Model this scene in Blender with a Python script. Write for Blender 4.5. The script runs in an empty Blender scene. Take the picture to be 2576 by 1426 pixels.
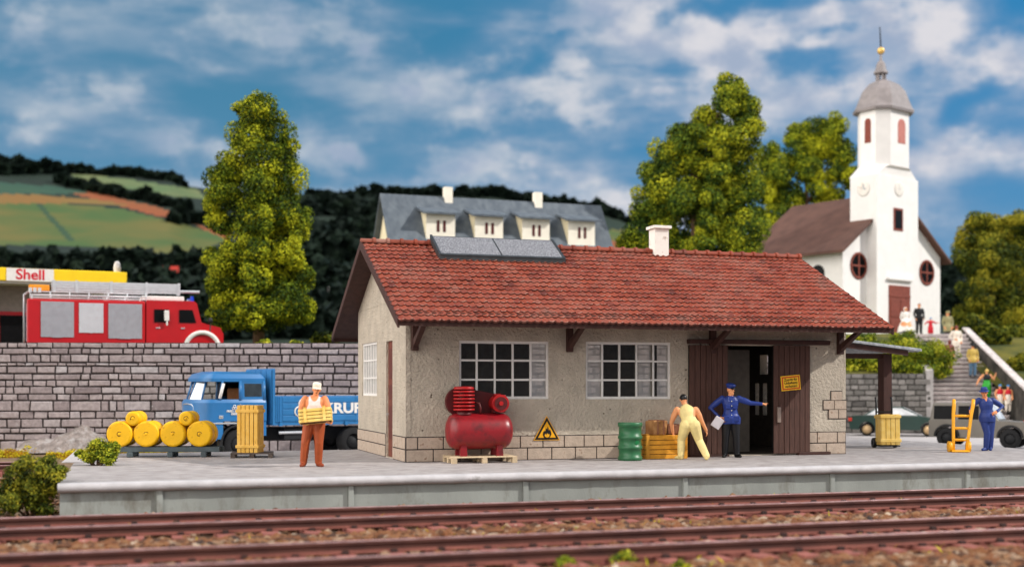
import bpy, math, random
import numpy as np
from mathutils import Vector, Matrix

SC = bpy.context.scene
COL = SC.collection
rad = math.radians

# ------------------------------------------------------------------ camera
CZ, FPX, HOR = 1.72, 3049.0, 970.8          # eye height, focal length and horizon in a 2576 px wide frame
cam_d = bpy.data.cameras.new('camera')
cam = bpy.data.objects.new('camera', cam_d); COL.objects.link(cam)
cam.location = (0, 0, CZ); cam.rotation_euler = (rad(90), 0, 0)
cam_d.sensor_width = 36; cam_d.lens = FPX / 2576 * 36; cam_d.shift_y = (HOR - 713) / 2576
cam_d.clip_start = 0.5; cam_d.clip_end = 3000
cam_d.dof.use_dof = True; cam_d.dof.focus_distance = 30.0; cam_d.dof.aperture_fstop = 0.38
SC.camera = cam

# ------------------------------------------------------------------ frames
YAW = rad(17.637); CU, SU = math.cos(YAW), math.sin(YAW)
X0, Y0 = -2.40, 27.35                       # near corner of the goods shed
def W(u, w, z=0.0): return Vector((X0 + u * CU - w * SU, Y0 + u * SU + w * CU, z))
def at(x, y, d): return Vector(((x - 1288) / FPX * d, d, CZ - (y - HOR) / FPX * d))
def on(x, y, z=0.0):
    d = (CZ - z) * FPX / (y - HOR); return Vector(((x - 1288) / FPX * d, d, z))

# ------------------------------------------------------------------ light
SUN = Vector((CU * 1.20 + SU * 0.60, SU * 1.20 - CU * 0.60, 1.0)).normalized()   # towards the sun
EL = math.asin(SUN.z); AZ = math.atan2(SUN.x, SUN.y)
sd = bpy.data.lights.new('sun', 'SUN'); sd.energy = 4.1; sd.angle = rad(0.6); sd.color = (1.0, 0.955, 0.885)
so = bpy.data.objects.new('sun', sd); COL.objects.link(so)
so.rotation_euler = SUN.to_track_quat('Z', 'Y').to_euler(); so.location = (20, 0, 40)
SC.view_settings.view_transform = 'Standard'; SC.view_settings.look = 'None'
SC.view_settings.exposure = -0.12; SC.view_settings.gamma = 1.0
SC.cycles.max_bounces = 6; SC.cycles.diffuse_bounces = 3; SC.cycles.glossy_bounces = 3
SC.cycles.transmission_bounces = 4; SC.cycles.transparent_max_bounces = 12
SC.cycles.sample_clamp_indirect = 4.0

def lin(c):
    c = c / 255.0
    return c / 12.92 if c <= 0.04045 else ((c + 0.055) / 1.055) ** 2.4
def S(r, g, b, k=1.0): return (lin(r) * k, lin(g) * k, lin(b) * k, 1.0)

# ------------------------------------------------------------------ sky: Nishita air with procedural clouds laid out by direction
wd = bpy.data.worlds.new('World'); SC.world = wd; wd.use_nodes = True
nt = wd.node_tree; nt.nodes.clear()
def N(t, **k):
    n = nt.nodes.new(t)
    for a, b in k.items(): setattr(n, a, b)
    return n
def setin(n, i, v):
    if hasattr(v, 'is_linked') or isinstance(v, bpy.types.NodeSocket): nt.links.new(v, n.inputs[i])
    else: n.inputs[i].default_value = v
def M(op, a, b=0.0, c=0.0, clamp=False):
    n = N('ShaderNodeMath', operation=op, use_clamp=clamp); setin(n, 0, a); setin(n, 1, b)
    if op in ('MULTIPLY_ADD',): setin(n, 2, c)
    return n.outputs[0]
def MIX(f, a, b, mode='MIX'):
    n = N('ShaderNodeMix', data_type='RGBA', blend_type=mode); setin(n, 0, f); setin(n, 6, a); setin(n, 7, b)
    return n.outputs[2]
def SMOOTH(v, a, b, lo=0.0, hi=1.0):
    n = N('ShaderNodeMapRange', interpolation_type='SMOOTHSTEP'); setin(n, 0, v)
    for i, q in enumerate((a, b, lo, hi)): n.inputs[i + 1].default_value = q
    return n.outputs[0]
tc = N('ShaderNodeTexCoord'); sep = N('ShaderNodeSeparateXYZ'); nt.links.new(tc.outputs['Generated'], sep.inputs[0])
dx, dy, dz = sep.outputs
az = M('ARCTAN2', dx, dy); el = M('ARCSINE', dz)
cmb = N('ShaderNodeCombineXYZ'); setin(cmb, 0, az); setin(cmb, 1, el); ae = cmb.outputs[0]
wn = N('ShaderNodeTexNoise'); nt.links.new(ae, wn.inputs['Vector']); wn.inputs['Scale'].default_value = 13; wn.inputs['Detail'].default_value = 4; wn.inputs['Roughness'].default_value = 0.55
off = N('ShaderNodeVectorMath', operation='SUBTRACT'); nt.links.new(wn.outputs['Color'], off.inputs[0]); off.inputs[1].default_value = (.5, .5, .5)
scl = N('ShaderNodeVectorMath', operation='SCALE'); nt.links.new(off.outputs[0], scl.inputs[0]); scl.inputs['Scale'].default_value = 0.06
wrp = N('ShaderNodeVectorMath', operation='ADD'); nt.links.new(ae, wrp.inputs[0]); nt.links.new(scl.outputs[0], wrp.inputs[1])
def sky_ang(x, y):
    a = math.atan2(x - 1288, FPX); return a, math.atan2((HOR - y) * math.cos(a), FPX)
def blob(x, y, rx, ry, rot):
    a, e = sky_ang(x, y)
    s = N('ShaderNodeVectorMath', operation='SUBTRACT'); nt.links.new(wrp.outputs[0], s.inputs[0]); s.inputs[1].default_value = (a, e, 0)
    r = N('ShaderNodeVectorRotate', rotation_type='Z_AXIS'); nt.links.new(s.outputs[0], r.inputs[0]); r.inputs['Angle'].default_value = rad(rot)
    m = N('ShaderNodeVectorMath', operation='MULTIPLY'); nt.links.new(r.outputs[0], m.inputs[0]); m.inputs[1].default_value = (FPX / rx, FPX / ry, 0)
    l = N('ShaderNodeVectorMath', operation='LENGTH'); nt.links.new(m.outputs[0], l.inputs[0])
    return SMOOTH(l.outputs['Value'], 1.45, 0.1)
def noise(vec, scale, detail, rough, sx=1, sy=1, rot=0, dist=0.0, loc=(0, 0, 0)):
    mp = N('ShaderNodeMapping'); nt.links.new(vec, mp.inputs[0]); mp.inputs['Rotation'].default_value = (0, 0, rad(rot))
    mp.inputs['Scale'].default_value = (sx, sy, 1); mp.inputs['Location'].default_value = loc
    n = N('ShaderNodeTexNoise'); nt.links.new(mp.outputs[0], n.inputs['Vector'])
    n.inputs['Scale'].default_value = scale; n.inputs['Detail'].default_value = detail; n.inputs['Roughness'].default_value = rough
    n.inputs['Distortion'].default_value = dist
    return n.outputs['Fac']
sky = N('ShaderNodeTexSky', sky_type='NISHITA'); sky.sun_disc = False; sky.sun_elevation = EL; sky.sun_rotation = AZ
sky.air_density = 1.0; sky.dust_density = 0.4; sky.ozone_density = 2.0
SKS = 0.12
def K(r, g, b): return tuple(lin(v) / SKS for v in (r, g, b)) + (1.0,)
air = MIX(1.0, sky.outputs[0], (0.42, 0.80, 1.0, 1), 'MULTIPLY')
hi_blue = MIX(SMOOTH(az, -0.25, 0.42), K(70, 134, 166), K(16, 132, 190))
blue = MIX(0.80, air, hi_blue)
blue = MIX(SMOOTH(el, 0.27, 0.03, 0.0, 0.70), blue, K(120, 160, 198))
# thin streaky veil, tilted, and lumpy cloud
veil = noise(ae, 7.5, 5, 0.52, 1.0, 3.2, -16, 0.2)
lump = noise(ae, 12.0, 7, 0.56, 1.0, 1.4, -8, 0.0, (3.1, 1.7, 0))
base = M('ADD', M('MULTIPLY', SMOOTH(veil, 0.34, 0.68), 0.95), M('MULTIPLY', SMOOTH(lump, 0.48, 0.64), 0.50))
white = None
for b in ((1600, 55, 190, 120, 12, .75), (1800, 120, 300, 130, 20, .80), (2330, 90, 190, 150, -20, .95), (2480, 190, 190, 120, 10, .75),
          (2110, 60, 150, 70, 35, .45), (1080, 240, 230, 95, -16, .55), (1380, 270, 190, 80, -20, .40), (560, 60, 210, 75, -18, .50),
          (80, 60, 210, 75, 8, .40), (240, 235, 200, 60, -12, .40), (70, 305, 110, 45, -10, .48), (880, 392, 75, 30, 14, .75),
          (520, 370, 190, 45, 6, .42), (1290, 405, 60, 28, 0, .45), (1500, 470, 160, 45, 20, .55), (2440, 330, 200, 90, -6, .60),
          (960, 130, 110, 60, 0, .25), (1500, 160, 160, 60, -24, .35), (1900, 300, 170, 90, -20, .45), (1250, 130, 170, 50, -20, .3),
          (2540, 620, 120, 90, 0, .45), (1180, 460, 330, 40, 0, .35)):
    v = M('MULTIPLY', blob(*b[:5]), b[5]); white = v if white is None else M('MAXIMUM', white, v)
dark = None
for b in ((2545, 40, 75, 95, -20, 1.0), (2425, 285, 120, 42, -14, .95), (1770, 8, 120, 30, -15, .8), (1330, 30, 190, 45, 10, .45),
          (340, 130, 260, 80, -5, .45), (2460, 470, 170, 110, 30, .65), (2230, 300, 120, 60, 10, .5), (1560, 330, 160, 50, -18, .55), (90, 400, 300, 50, 0, .35),
          (2080, 290, 120, 60, 0, .3), (2400, 640, 90, 80, 0, .5)):
    v = M('MULTIPLY', blob(*b[:5]), b[5]); dark = v if dark is None else M('MAXIMUM', dark, v)
near = SMOOTH(dy, 0.55, 0.80)                        # hand-placed banks stand in the north; elsewhere plain broken cloud
tex = M('ADD', 0.42, SMOOTH(lump, 0.38, 0.62, 0.0, 0.75))
cover = M('ADD', M('MULTIPLY', base, 0.66), M('MULTIPLY', M('MULTIPLY', white, tex), near))
cover = M('MULTIPLY', cover, M('SUBTRACT', 1.0, M('MULTIPLY', M('MULTIPLY', dark, 0.9), near)), clamp=True)
ccol = MIX(SMOOTH(cover, 0.15, 0.85), K(140, 166, 196), MIX(SMOOTH(az, -0.12, 0.2), K(196, 206, 218), K(234, 231, 235)))
puff = noise(ae, 15.0, 6, 0.55, 1.0, 1.5, 10, 0.0, (5.3, 2.2, 0))
ccol = MIX(M('MULTIPLY', SMOOTH(puff, 0.36, 0.60, 1.0, 0.0), SMOOTH(cover, 0.4, 0.95, 0.3, 0.85)), ccol, K(158, 176, 204))
skyc = MIX(M('MULTIPLY', cover, 0.95, clamp=True), blue, ccol)
bank = SMOOTH(M('ADD', dy, M('MULTIPLY', dx, 0.45)), 0.35, -0.40)                       # unseen bright cloud added over the southern half of the sky as fill light
over = M('MULTIPLY', M('MULTIPLY', bank, SMOOTH(el, -0.02, 0.15)), SMOOTH(lump, 0.25, 0.62, 0.45, 1.0))
skyc = MIX(over, skyc, (5.2, 5.0, 4.7, 1))
dt = N('ShaderNodeVectorMath', operation='DOT_PRODUCT'); nt.links.new(tc.outputs['Generated'], dt.inputs[0]); dt.inputs[1].default_value = Vector((-0.84, -0.46, 0.42)).normalized()
skyc = MIX(M('MULTIPLY', SMOOTH(dt.outputs['Value'], 0.45, 0.97), SMOOTH(lump, 0.25, 0.62, 0.7, 1.0)), skyc, (33.5, 32.0, 30.0, 1))   # unseen bright lobe added in the south-west as directional fill light
bg = N('ShaderNodeBackground'); nt.links.new(skyc, bg.inputs[0]); bg.inputs[1].default_value = SKS
wo = N('ShaderNodeOutputWorld'); nt.links.new(bg.outputs[0], wo.inputs[0])
# ------------------------------------------------------------------ mesh and object helpers
class MB:
    def __init__(s): s.v = []; s.f = []; s.m = []; s.s = []; s.c = []
    def add(s, vs, fs, mat=0, smooth=False, T=None, var=None):
        o = len(s.v)
        for p in vs:
            p = Vector(p)
            s.v.append(tuple(T @ p) if T is not None else tuple(p))
        for f in fs:
            s.f.append([i + o for i in f]); s.m.append(mat); s.s.append(smooth); s.c.append(0.5 if var is None else var)
        return s
    def box(s, x0, x1, y0, y1, z0, z1, mat=0, T=None, var=None, j=0.0, rnd=None):
        if x0 > x1: x0, x1 = x1, x0
        if y0 > y1: y0, y1 = y1, y0
        if z0 > z1: z0, z1 = z1, z0
        vs = [(x, y, z) for z in (z0, z1) for y in (y0, y1) for x in (x0, x1)]
        if j: vs = [tuple(c + rnd.uniform(-j, j) for c in p) for p in vs]
        return s.add(vs, [(0, 2, 3, 1), (4, 5, 7, 6), (0, 1, 5, 4), (2, 6, 7, 3), (0, 4, 6, 2), (1, 3, 7, 5)], mat, False, T, var)
    def cyl(s, p0, p1, r0, r1=None, n=16, mat=0, capmat=None, smooth=True, T=None, var=None):
        p0, p1 = Vector(p0), Vector(p1); r1 = r0 if r1 is None else r1
        d = (p1 - p0).normalized(); a = d.orthogonal().normalized(); b = d.cross(a)
        ring = lambda p, r: [p + (a * math.cos(2 * math.pi * i / n) + b * math.sin(2 * math.pi * i / n)) * r for i in range(n)]
        A, B = ring(p0, r0), ring(p1, r1)
        s.add(A + B, [(i, (i + 1) % n, n + (i + 1) % n, n + i) for i in range(n)], mat, smooth, T, var)
        cm = mat if capmat is None else capmat
        if r0 > 1e-6: s.add(A, [tuple(reversed(range(n)))], cm, False, T, var)
        if r1 > 1e-6: s.add(B, [tuple(range(n))], cm, False, T, var)
        return s
    def tube(s, path, r, n=8, mat=0, T=None):
        path = [Vector(p) for p in path]; rs = r if isinstance(r, (list, tuple)) else [r] * len(path)
        vs = []; up = None
        for i, p in enumerate(path):
            d = (path[min(i + 1, len(path) - 1)] - path[max(i - 1, 0)]).normalized()
            a = d.orthogonal().normalized() if up is None else (up - d * up.dot(d)).normalized()
            up = a; b = d.cross(a)
            vs += [p + (a * math.cos(2 * math.pi * k / n) + b * math.sin(2 * math.pi * k / n)) * rs[i] for k in range(n)]
        fs = [(i * n + k, i * n + (k + 1) % n, (i + 1) * n + (k + 1) % n, (i + 1) * n + k) for i in range(len(path) - 1) for k in range(n)]
        fs += [tuple(reversed(range(n))), tuple(range((len(path) - 1) * n, len(path) * n))]
        return s.add(vs, fs, mat, True, T)
    def lathe(s, prof, n=24, mat=0, T=None, smooth=True, ang=0.0, ring=False):
        vs = []
        for r, z in prof: vs += [(r * math.cos(2 * math.pi * i / n + ang), r * math.sin(2 * math.pi * i / n + ang), z) for i in range(n)]
        fs = [(j * n + i, j * n + (i + 1) % n, (j + 1) * n + (i + 1) % n, (j + 1) * n + i) for j in range(len(prof) - 1) for i in range(n)]
        s.add(vs, fs, mat, smooth, T)
        if ring: return s
        if prof[0][0] > 1e-5: s.add(vs[:n], [tuple(reversed(range(n)))], mat, False, T)
        if prof[-1][0] > 1e-5: s.add(vs[-n:], [tuple(range(n))], mat, False, T)
        return s
    def prism(s, poly, y0, y1, mat=0, T=None, smooth=False, var=None, capmat=None):
        # polygon in local x,z (counter-clockwise seen from -y), extruded along y
        n = len(poly)
        A = [(x, y0, z) for x, z in poly]; B = [(x, y1, z) for x, z in poly]
        s.add(A + B, [(i, n + i, n + (i + 1) % n, (i + 1) % n) for i in range(n)], mat, smooth, T, var)
        cm = mat if capmat is None else capmat
        s.add(A, [tuple(range(n))], cm, False, T, var); s.add(B, [tuple(reversed(range(n)))], cm, False, T, var)
        return s
    def ball(s, c, r, nu=12, nv=8, mat=0, T=None, var=None):
        r = (r, r, r) if not isinstance(r, (tuple, list)) else r; c = Vector(c)
        vs = [c + Vector((0, 0, -r[2]))]
        for j in range(1, nv):
            t = math.pi * j / nv - math.pi / 2
            vs += [c + Vector((r[0] * math.cos(t) * math.cos(2 * math.pi * i / nu), r[1] * math.cos(t) * math.sin(2 * math.pi * i / nu), r[2] * math.sin(t))) for i in range(nu)]
        vs.append(c + Vector((0, 0, r[2]))); L = len(vs) - 1
        fs = [(0, 1 + (i + 1) % nu, 1 + i) for i in range(nu)]
        for j in range(nv - 2):
            fs += [(1 + j * nu + i, 1 + j * nu + (i + 1) % nu, 1 + (j + 1) * nu + (i + 1) % nu, 1 + (j + 1) * nu + i) for i in range(nu)]
        fs += [(1 + (nv - 2) * nu + i, 1 + (nv - 2) * nu + (i + 1) % nu, L) for i in range(nu)]
        return s.add(vs, fs, mat, True, T, var)
    def build(s, name, mats, parent=None, loc=None, rot=None, bevel=0.0, seg=2):
        me = bpy.data.meshes.new(name); me.from_pydata(s.v, [], s.f)
        mats = mats if isinstance(mats, (list, tuple)) else [mats]
        for m in mats: me.materials.append(m)
        me.polygons.foreach_set('material_index', s.m); me.polygons.foreach_set('use_smooth', s.s)
        if any(c != 0.5 for c in s.c):
            at_ = me.attributes.new('var', 'FLOAT', 'FACE'); at_.data.foreach_set('value', s.c)
        me.update()
        o = bpy.data.objects.new(name, me); COL.objects.link(o)
        if parent is not None: o.parent = parent
        if loc is not None: o.location = loc
        if rot is not None: o.rotation_euler = rot
        if bevel:
            b = o.modifiers.new('bevel', 'BEVEL'); b.width = bevel; b.segments = seg; b.limit_method = 'ANGLE'; b.angle_limit = rad(35)
        return o
def tag(o, label, cat, group=None, kind=None):
    o['label'] = label; o['category'] = cat
    if group: o['group'] = group
    if kind: o['kind'] = kind
    return o
def thing(name, label, cat, loc=(0, 0, 0), rz=0.0, group=None, kind=None):
    o = bpy.data.objects.new(name, None); COL.objects.link(o); o.empty_display_size = 0.2
    o.location = loc; o.rotation_euler = (0, 0, rz)
    return tag(o, label, cat, group, kind)
def copy_tree(o, parent=None):
    c = o.copy(); COL.objects.link(c)
    if parent is not None: c.parent = parent
    for ch in [q for q in bpy.data.objects if q.parent is o]: copy_tree(ch, c)
    return c
def struct(o): o['kind'] = 'structure'; return o
def npmesh(name, V, Fq, mats, parent=None, var=None, smooth=False, midx=None):
    me = bpy.data.meshes.new(name); V = np.asarray(V, np.float32); Fq = np.asarray(Fq, np.int32); k = Fq.shape[1]
    me.vertices.add(len(V)); me.vertices.foreach_set('co', V.ravel())
    me.loops.add(Fq.size); me.loops.foreach_set('vertex_index', Fq.ravel())
    me.polygons.add(len(Fq)); me.polygons.foreach_set('loop_start', np.arange(len(Fq), dtype=np.int32) * k)
    me.polygons.foreach_set('use_smooth', np.full(len(Fq), smooth))
    if midx is not None: me.polygons.foreach_set('material_index', np.asarray(midx, np.int32))
    for m in (mats if isinstance(mats, (list, tuple)) else [mats]): me.materials.append(m)
    if var is not None:
        a = me.attributes.new('var', 'FLOAT', 'FACE'); a.data.foreach_set('value', np.asarray(var, np.float32))
    me.update(); me.validate()
    o = bpy.data.objects.new(name, me); COL.objects.link(o)
    if parent is not None: o.parent = parent
    return o
def text(body, size, mat, parent, name, T, extrude=0.006, weight=0.0, align='CENTER', sx=1.0, gap=1.0, leading=1.0):
    cu = bpy.data.curves.new('t', 'FONT'); cu.body = body; cu.size = size; cu.extrude = extrude; cu.offset = weight
    cu.align_x = align; cu.align_y = 'CENTER'; cu.space_character = gap; cu.space_line = leading
    t = bpy.data.objects.new('t', cu); COL.objects.link(t)
    dg = bpy.context.evaluated_depsgraph_get(); dg.update()
    me = bpy.data.meshes.new_from_object(t.evaluated_get(dg)); bpy.data.objects.remove(t); bpy.data.curves.remove(cu)
    me.transform(T @ Matrix.Diagonal((sx, 1, 1, 1))); me.name = name; me.materials.clear(); me.materials.append(mat)
    o = bpy.data.objects.new(name, me); COL.objects.link(o); o.parent = parent
    return o
FRONT = Matrix.Rotation(rad(90), 4, 'X')          # text lying in local xz, read from -y

# ------------------------------------------------------------------ materials
def mat(name, col, rough=0.7, var=0.12, scale=6.0, bump=0.0, bscale=60.0, metal=0.0, spec=0.35, col2=None, cut=(0.35, 0.65),
        dirt=None, dscale=3.0, dcut=(0.55, 0.75), ramp=None, coat=0.0, stretch=(1, 1, 1), bdist=0.02, detail=5.0):
    m = bpy.data.materials.new(name); m.use_nodes = True; t = m.node_tree; n = t.nodes; l = t.links
    p = n['Principled BSDF']; p.inputs['Roughness'].default_value = rough; p.inputs['Metallic'].default_value = metal
    p.inputs['Specular IOR Level'].default_value = spec; p.inputs['Coat Weight'].default_value = coat
    tc = n.new('ShaderNodeTexCoord'); mp = n.new('ShaderNodeMapping'); l.new(tc.outputs['Object'], mp.inputs[0]); mp.inputs['Scale'].default_value = stretch
    no = n.new('ShaderNodeTexNoise'); l.new(mp.outputs[0], no.inputs['Vector']); no.inputs['Scale'].default_value = scale; no.inputs['Detail'].default_value = detail
    mr = n.new('ShaderNodeMapRange'); l.new(no.outputs['Fac'], mr.inputs[0]); mr.inputs[1].default_value = cut[0]; mr.inputs[2].default_value = cut[1]
    mx = n.new('ShaderNodeMix'); mx.data_type = 'RGBA'; l.new(mr.outputs[0], mx.inputs[0])
    if ramp:                                        # colour chosen per face by the 'var' attribute
        av = n.new('ShaderNodeAttribute'); av.attribute_name = 'var'; cr = n.new('ShaderNodeValToRGB'); l.new(av.outputs['Fac'], cr.inputs[0])
        e = cr.color_ramp.elements
        while len(e) > 1: e.remove(e[-1])
        e[0].position = ramp[0][0]; e[0].color = ramp[0][1]
        for pos, c in ramp[1:]: q = e.new(pos); q.color = c
        a = n.new('ShaderNodeMix'); a.data_type = 'RGBA'; a.blend_type = 'MULTIPLY'; a.inputs[0].default_value = 1.0
        l.new(cr.outputs[0], a.inputs[6]); mx.inputs[6].default_value = (1 - var,) * 3 + (1,); mx.inputs[7].default_value = (1 + var,) * 3 + (1,)
        l.new(mx.outputs[2], a.inputs[7]); out = a.outputs[2]
    else:
        c2 = col2 if col2 else tuple(c * (1 + var) for c in col[:3]) + (1,)
        c1 = col if col2 else tuple(c * (1 - var) for c in col[:3]) + (1,)
        mx.inputs[6].default_value = c1; mx.inputs[7].default_value = c2; out = mx.outputs[2]
    if dirt:
        dn = n.new('ShaderNodeTexNoise'); l.new(mp.outputs[0], dn.inputs['Vector']); dn.inputs['Scale'].default_value = dscale; dn.inputs['Detail'].default_value = 7; dn.inputs['Roughness'].default_value = 0.65
        dm = n.new('ShaderNodeMapRange'); l.new(dn.outputs['Fac'], dm.inputs[0]); dm.inputs[1].default_value = dcut[0]; dm.inputs[2].default_value = dcut[1]
        dx = n.new('ShaderNodeMix'); dx.data_type = 'RGBA'; l.new(dm.outputs[0], dx.inputs[0]); l.new(out, dx.inputs[6]); dx.inputs[7].default_value = dirt; out = dx.outputs[2]
    l.new(out, p.inputs['Base Color'])
    if bump:
        bn = n.new('ShaderNodeTexNoise'); l.new(mp.outputs[0], bn.inputs['Vector']); bn.inputs['Scale'].default_value = bscale; bn.inputs['Detail'].default_value = 4
        bp = n.new('ShaderNodeBump'); l.new(bn.outputs['Fac'], bp.inputs['Height']); bp.inputs['Strength'].default_value = bump; bp.inputs['Distance'].default_value = bdist
        l.new(bp.outputs[0], p.inputs['Normal'])
    return m
def glass(name, tint=(0.8, 0.85, 0.85), alpha=0.25, rough=0.03, dust=0.0):
    m = bpy.data.materials.new(name); m.use_nodes = True; t = m.node_tree; n = t.nodes; l = t.links
    p = n['Principled BSDF']; n.remove(p)
    g = n.new('ShaderNodeBsdfGlossy'); g.inputs['Roughness'].default_value = rough
    tr = n.new('ShaderNodeBsdfTransparent'); tr.inputs[0].default_value = tint + (1,)
    fr = n.new('ShaderNodeLayerWeight'); fr.inputs[0].default_value = alpha
    mx = n.new('ShaderNodeMixShader'); l.new(fr.outputs['Fresnel'], mx.inputs[0]); l.new(tr.outputs[0], mx.inputs[1]); l.new(g.outputs[0], mx.inputs[2])
    df = n.new('ShaderNodeBsdfDiffuse'); df.inputs[0].default_value = (.42, .39, .36, 1); m2 = n.new('ShaderNodeMixShader'); m2.inputs[0].default_value = dust
    l.new(mx.outputs[0], m2.inputs[1]); l.new(df.outputs[0], m2.inputs[2]); l.new(m2.outputs[0], n['Material Output'].inputs[0])
    return m
def stucco():
    m = mat('stucco', S(188, 176, 160), 0.92, 0.10, 2.2, bump=0, dirt=S(150, 130, 112), dscale=5, dcut=(0.60, 0.85))
    t = m.node_tree; n = t.nodes; l = t.links; p = n['Principled BSDF']
    tc = n.new('ShaderNodeTexCoord'); a = n.new('ShaderNodeTexNoise'); a.inputs['Scale'].default_value = 13; a.inputs['Detail'].default_value = 5; a.inputs['Roughness'].default_value = 0.6
    v = n.new('ShaderNodeTexVoronoi'); v.inputs['Scale'].default_value = 5.5; v.feature = 'F1'
    l.new(tc.outputs['Object'], a.inputs[0]); l.new(tc.outputs['Object'], v.inputs[0])
    pit = n.new('ShaderNodeMapRange'); l.new(v.outputs['Distance'], pit.inputs[0]); pit.inputs[1].default_value = 0.07; pit.inputs[2].default_value = 0.14
    ad = n.new('ShaderNodeMath'); ad.operation = 'MULTIPLY_ADD'; l.new(pit.outputs[0], ad.inputs[0]); ad.inputs[1].default_value = 0.35; l.new(a.outputs['Fac'], ad.inputs[2])
    b = n.new('ShaderNodeBump'); b.inputs['Strength'].default_value = 0.9; b.inputs['Distance'].default_value = 0.075; l.new(ad.outputs[0], b.inputs['Height']); l.new(b.outputs[0], p.inputs['Normal'])
    src = p.inputs['Base Color'].links[0].from_socket
    w = n.new('ShaderNodeTexNoise'); w.inputs['Scale'].default_value = 1.7; l.new(tc.outputs['Object'], w.inputs[0])      # pits cluster in patches
    wm = n.new('ShaderNodeMapRange'); l.new(w.outputs['Fac'], wm.inputs[0]); wm.inputs[1].default_value = 0.44; wm.inputs[2].default_value = 0.62
    pm = n.new('ShaderNodeMath'); pm.operation = 'MULTIPLY'; iv = n.new('ShaderNodeMath'); iv.operation = 'SUBTRACT'; iv.inputs[0].default_value = 1; l.new(pit.outputs[0], iv.inputs[1])
    l.new(iv.outputs[0], pm.inputs[0]); l.new(wm.outputs[0], pm.inputs[1])
    x = n.new('ShaderNodeMix'); x.data_type = 'RGBA'; l.new(pm.outputs[0], x.inputs[0]); l.new(src, x.inputs[6]); x.inputs[7].default_value = S(80, 62, 50); l.new(x.outputs[2], p.inputs['Base Color'])
    return m
def planks(name, c1, c2, pitch, axis=0, rough=0.7):
    m = mat(name, c1, rough, 0.2, 3.0, col2=c2, stretch=(8, 8, 0.8) if axis == 0 else (0.8, 8, 8), bump=0.3, bscale=6, bdist=0.01)
    return m

m_stucco = stucco()
m_plinth = mat('plinth_stone', S(180, 162, 146), 0.9, 0.12, 7, bump=0.5, bscale=30, dirt=S(118, 84, 66), dscale=7, dcut=(0.58, 0.72))
m_mortar = mat('mortar', S(60, 53, 52), 0.95, 0.2)
m_tile = mat('roof_tile', S(150, 60, 45), 0.62, 0.30, 1.1, spec=0.35, bump=0.25, bscale=70, bdist=0.01,
             ramp=[(0.0, S(66, 36, 30)), (0.3, S(132, 56, 38)), (0.7, S(150, 67, 43)), (0.92, S(136, 84, 70)), (1.0, S(184, 138, 122))], dirt=S(104, 80, 70), dscale=1.1, dcut=(0.46, 0.80))
m_brown = mat('brown_wood', S(66, 40, 34), 0.7, 0.2, 6, bump=0.3, bscale=30, stretch=(1, 1, 0.3))
m_door = mat('door_wood', S(78, 52, 44), 0.75, 0.25, 5, bump=0.4, bscale=12, stretch=(9, 9, 0.6), dirt=S(120, 90, 78), dscale=6, dcut=(0.62, 0.80))
m_white = mat('white_paint', S(226, 222, 218), 0.6, 0.05, 9, bump=0.15, bscale=60)
m_whitewash = mat('whitewash', S(238, 232, 224), 0.85, 0.04, 5, bump=0.2, bscale=40, dirt=S(150, 124, 108), dscale=5, dcut=(0.55, 0.70))
m_pane = glass('pane_glass', (0.70, 0.68, 0.64), 0.16, dust=0.06)
m_black = mat('black_paint', S(24, 24, 26), 0.45, 0.2)
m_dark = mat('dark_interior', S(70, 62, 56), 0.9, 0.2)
m_conc = mat('platform_concrete', S(162, 155, 154), 0.88, 0.13, 2.6, bump=0.5, bscale=24, dirt=S(122, 112, 108), dscale=3.4, dcut=(0.48, 0.76), stretch=(0.8, 1.2, 1), detail=8)
m_conc2 = mat('panel_concrete', S(150, 154, 150), 0.85, 0.12, 1.1, bump=0.2, bscale=40, dirt=S(104, 98, 86), dscale=2.4, dcut=(0.53, 0.78), stretch=(1, 1, 0.45))
m_lip = mat('coping_concrete', S(182, 178, 180), 0.8, 0.10, 3.0, bump=0.35, bscale=25, dirt=S(96, 90, 80), dscale=3.0, dcut=(0.62, 0.80))
m_rail = mat('rail_steel', S(106, 60, 52), 0.62, 0.2, 1.2, col2=S(136, 82, 72), bump=0.2, bscale=40)
m_railhead = mat('rail_head', S(176, 140, 138), 0.38, 0.2, 6.0, metal=0.35, dirt=S(130, 80, 72), dscale=5, dcut=(0.5, 0.7))
m_sleeper = mat('sleeper', S(146, 88, 78), 0.85, 0.2, 4.0, bump=0.3)
m_clip = mat('rail_clip', S(52, 38, 36), 0.6, 0.2)
m_earth = mat('earth', S(134, 108, 84), 0.95, 0.3, 1.5, bump=0.5, bscale=14, col2=S(100, 84, 62))
m_asphalt = mat('asphalt', S(176, 170, 170), 0.9, 0.10, 0.8, bump=0.2, bscale=50)
m_turf = mat('turf', S(104, 98, 32), 0.95, 0.3, 0.8, col2=S(52, 62, 24), bump=0.5, bscale=6)
m_bal = mat('ballast_stone', S(140, 100, 70), 0.85, 0.15, 20, ramp=[(0.0, S(44, 40, 40)), (0.25, S(86, 56, 38)), (0.5, S(122, 76, 46)), (0.72, S(132, 96, 66)), (0.9, S(152, 130, 110)), (1.0, S(204, 182, 160))], bump=0.3, bscale=40)
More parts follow.
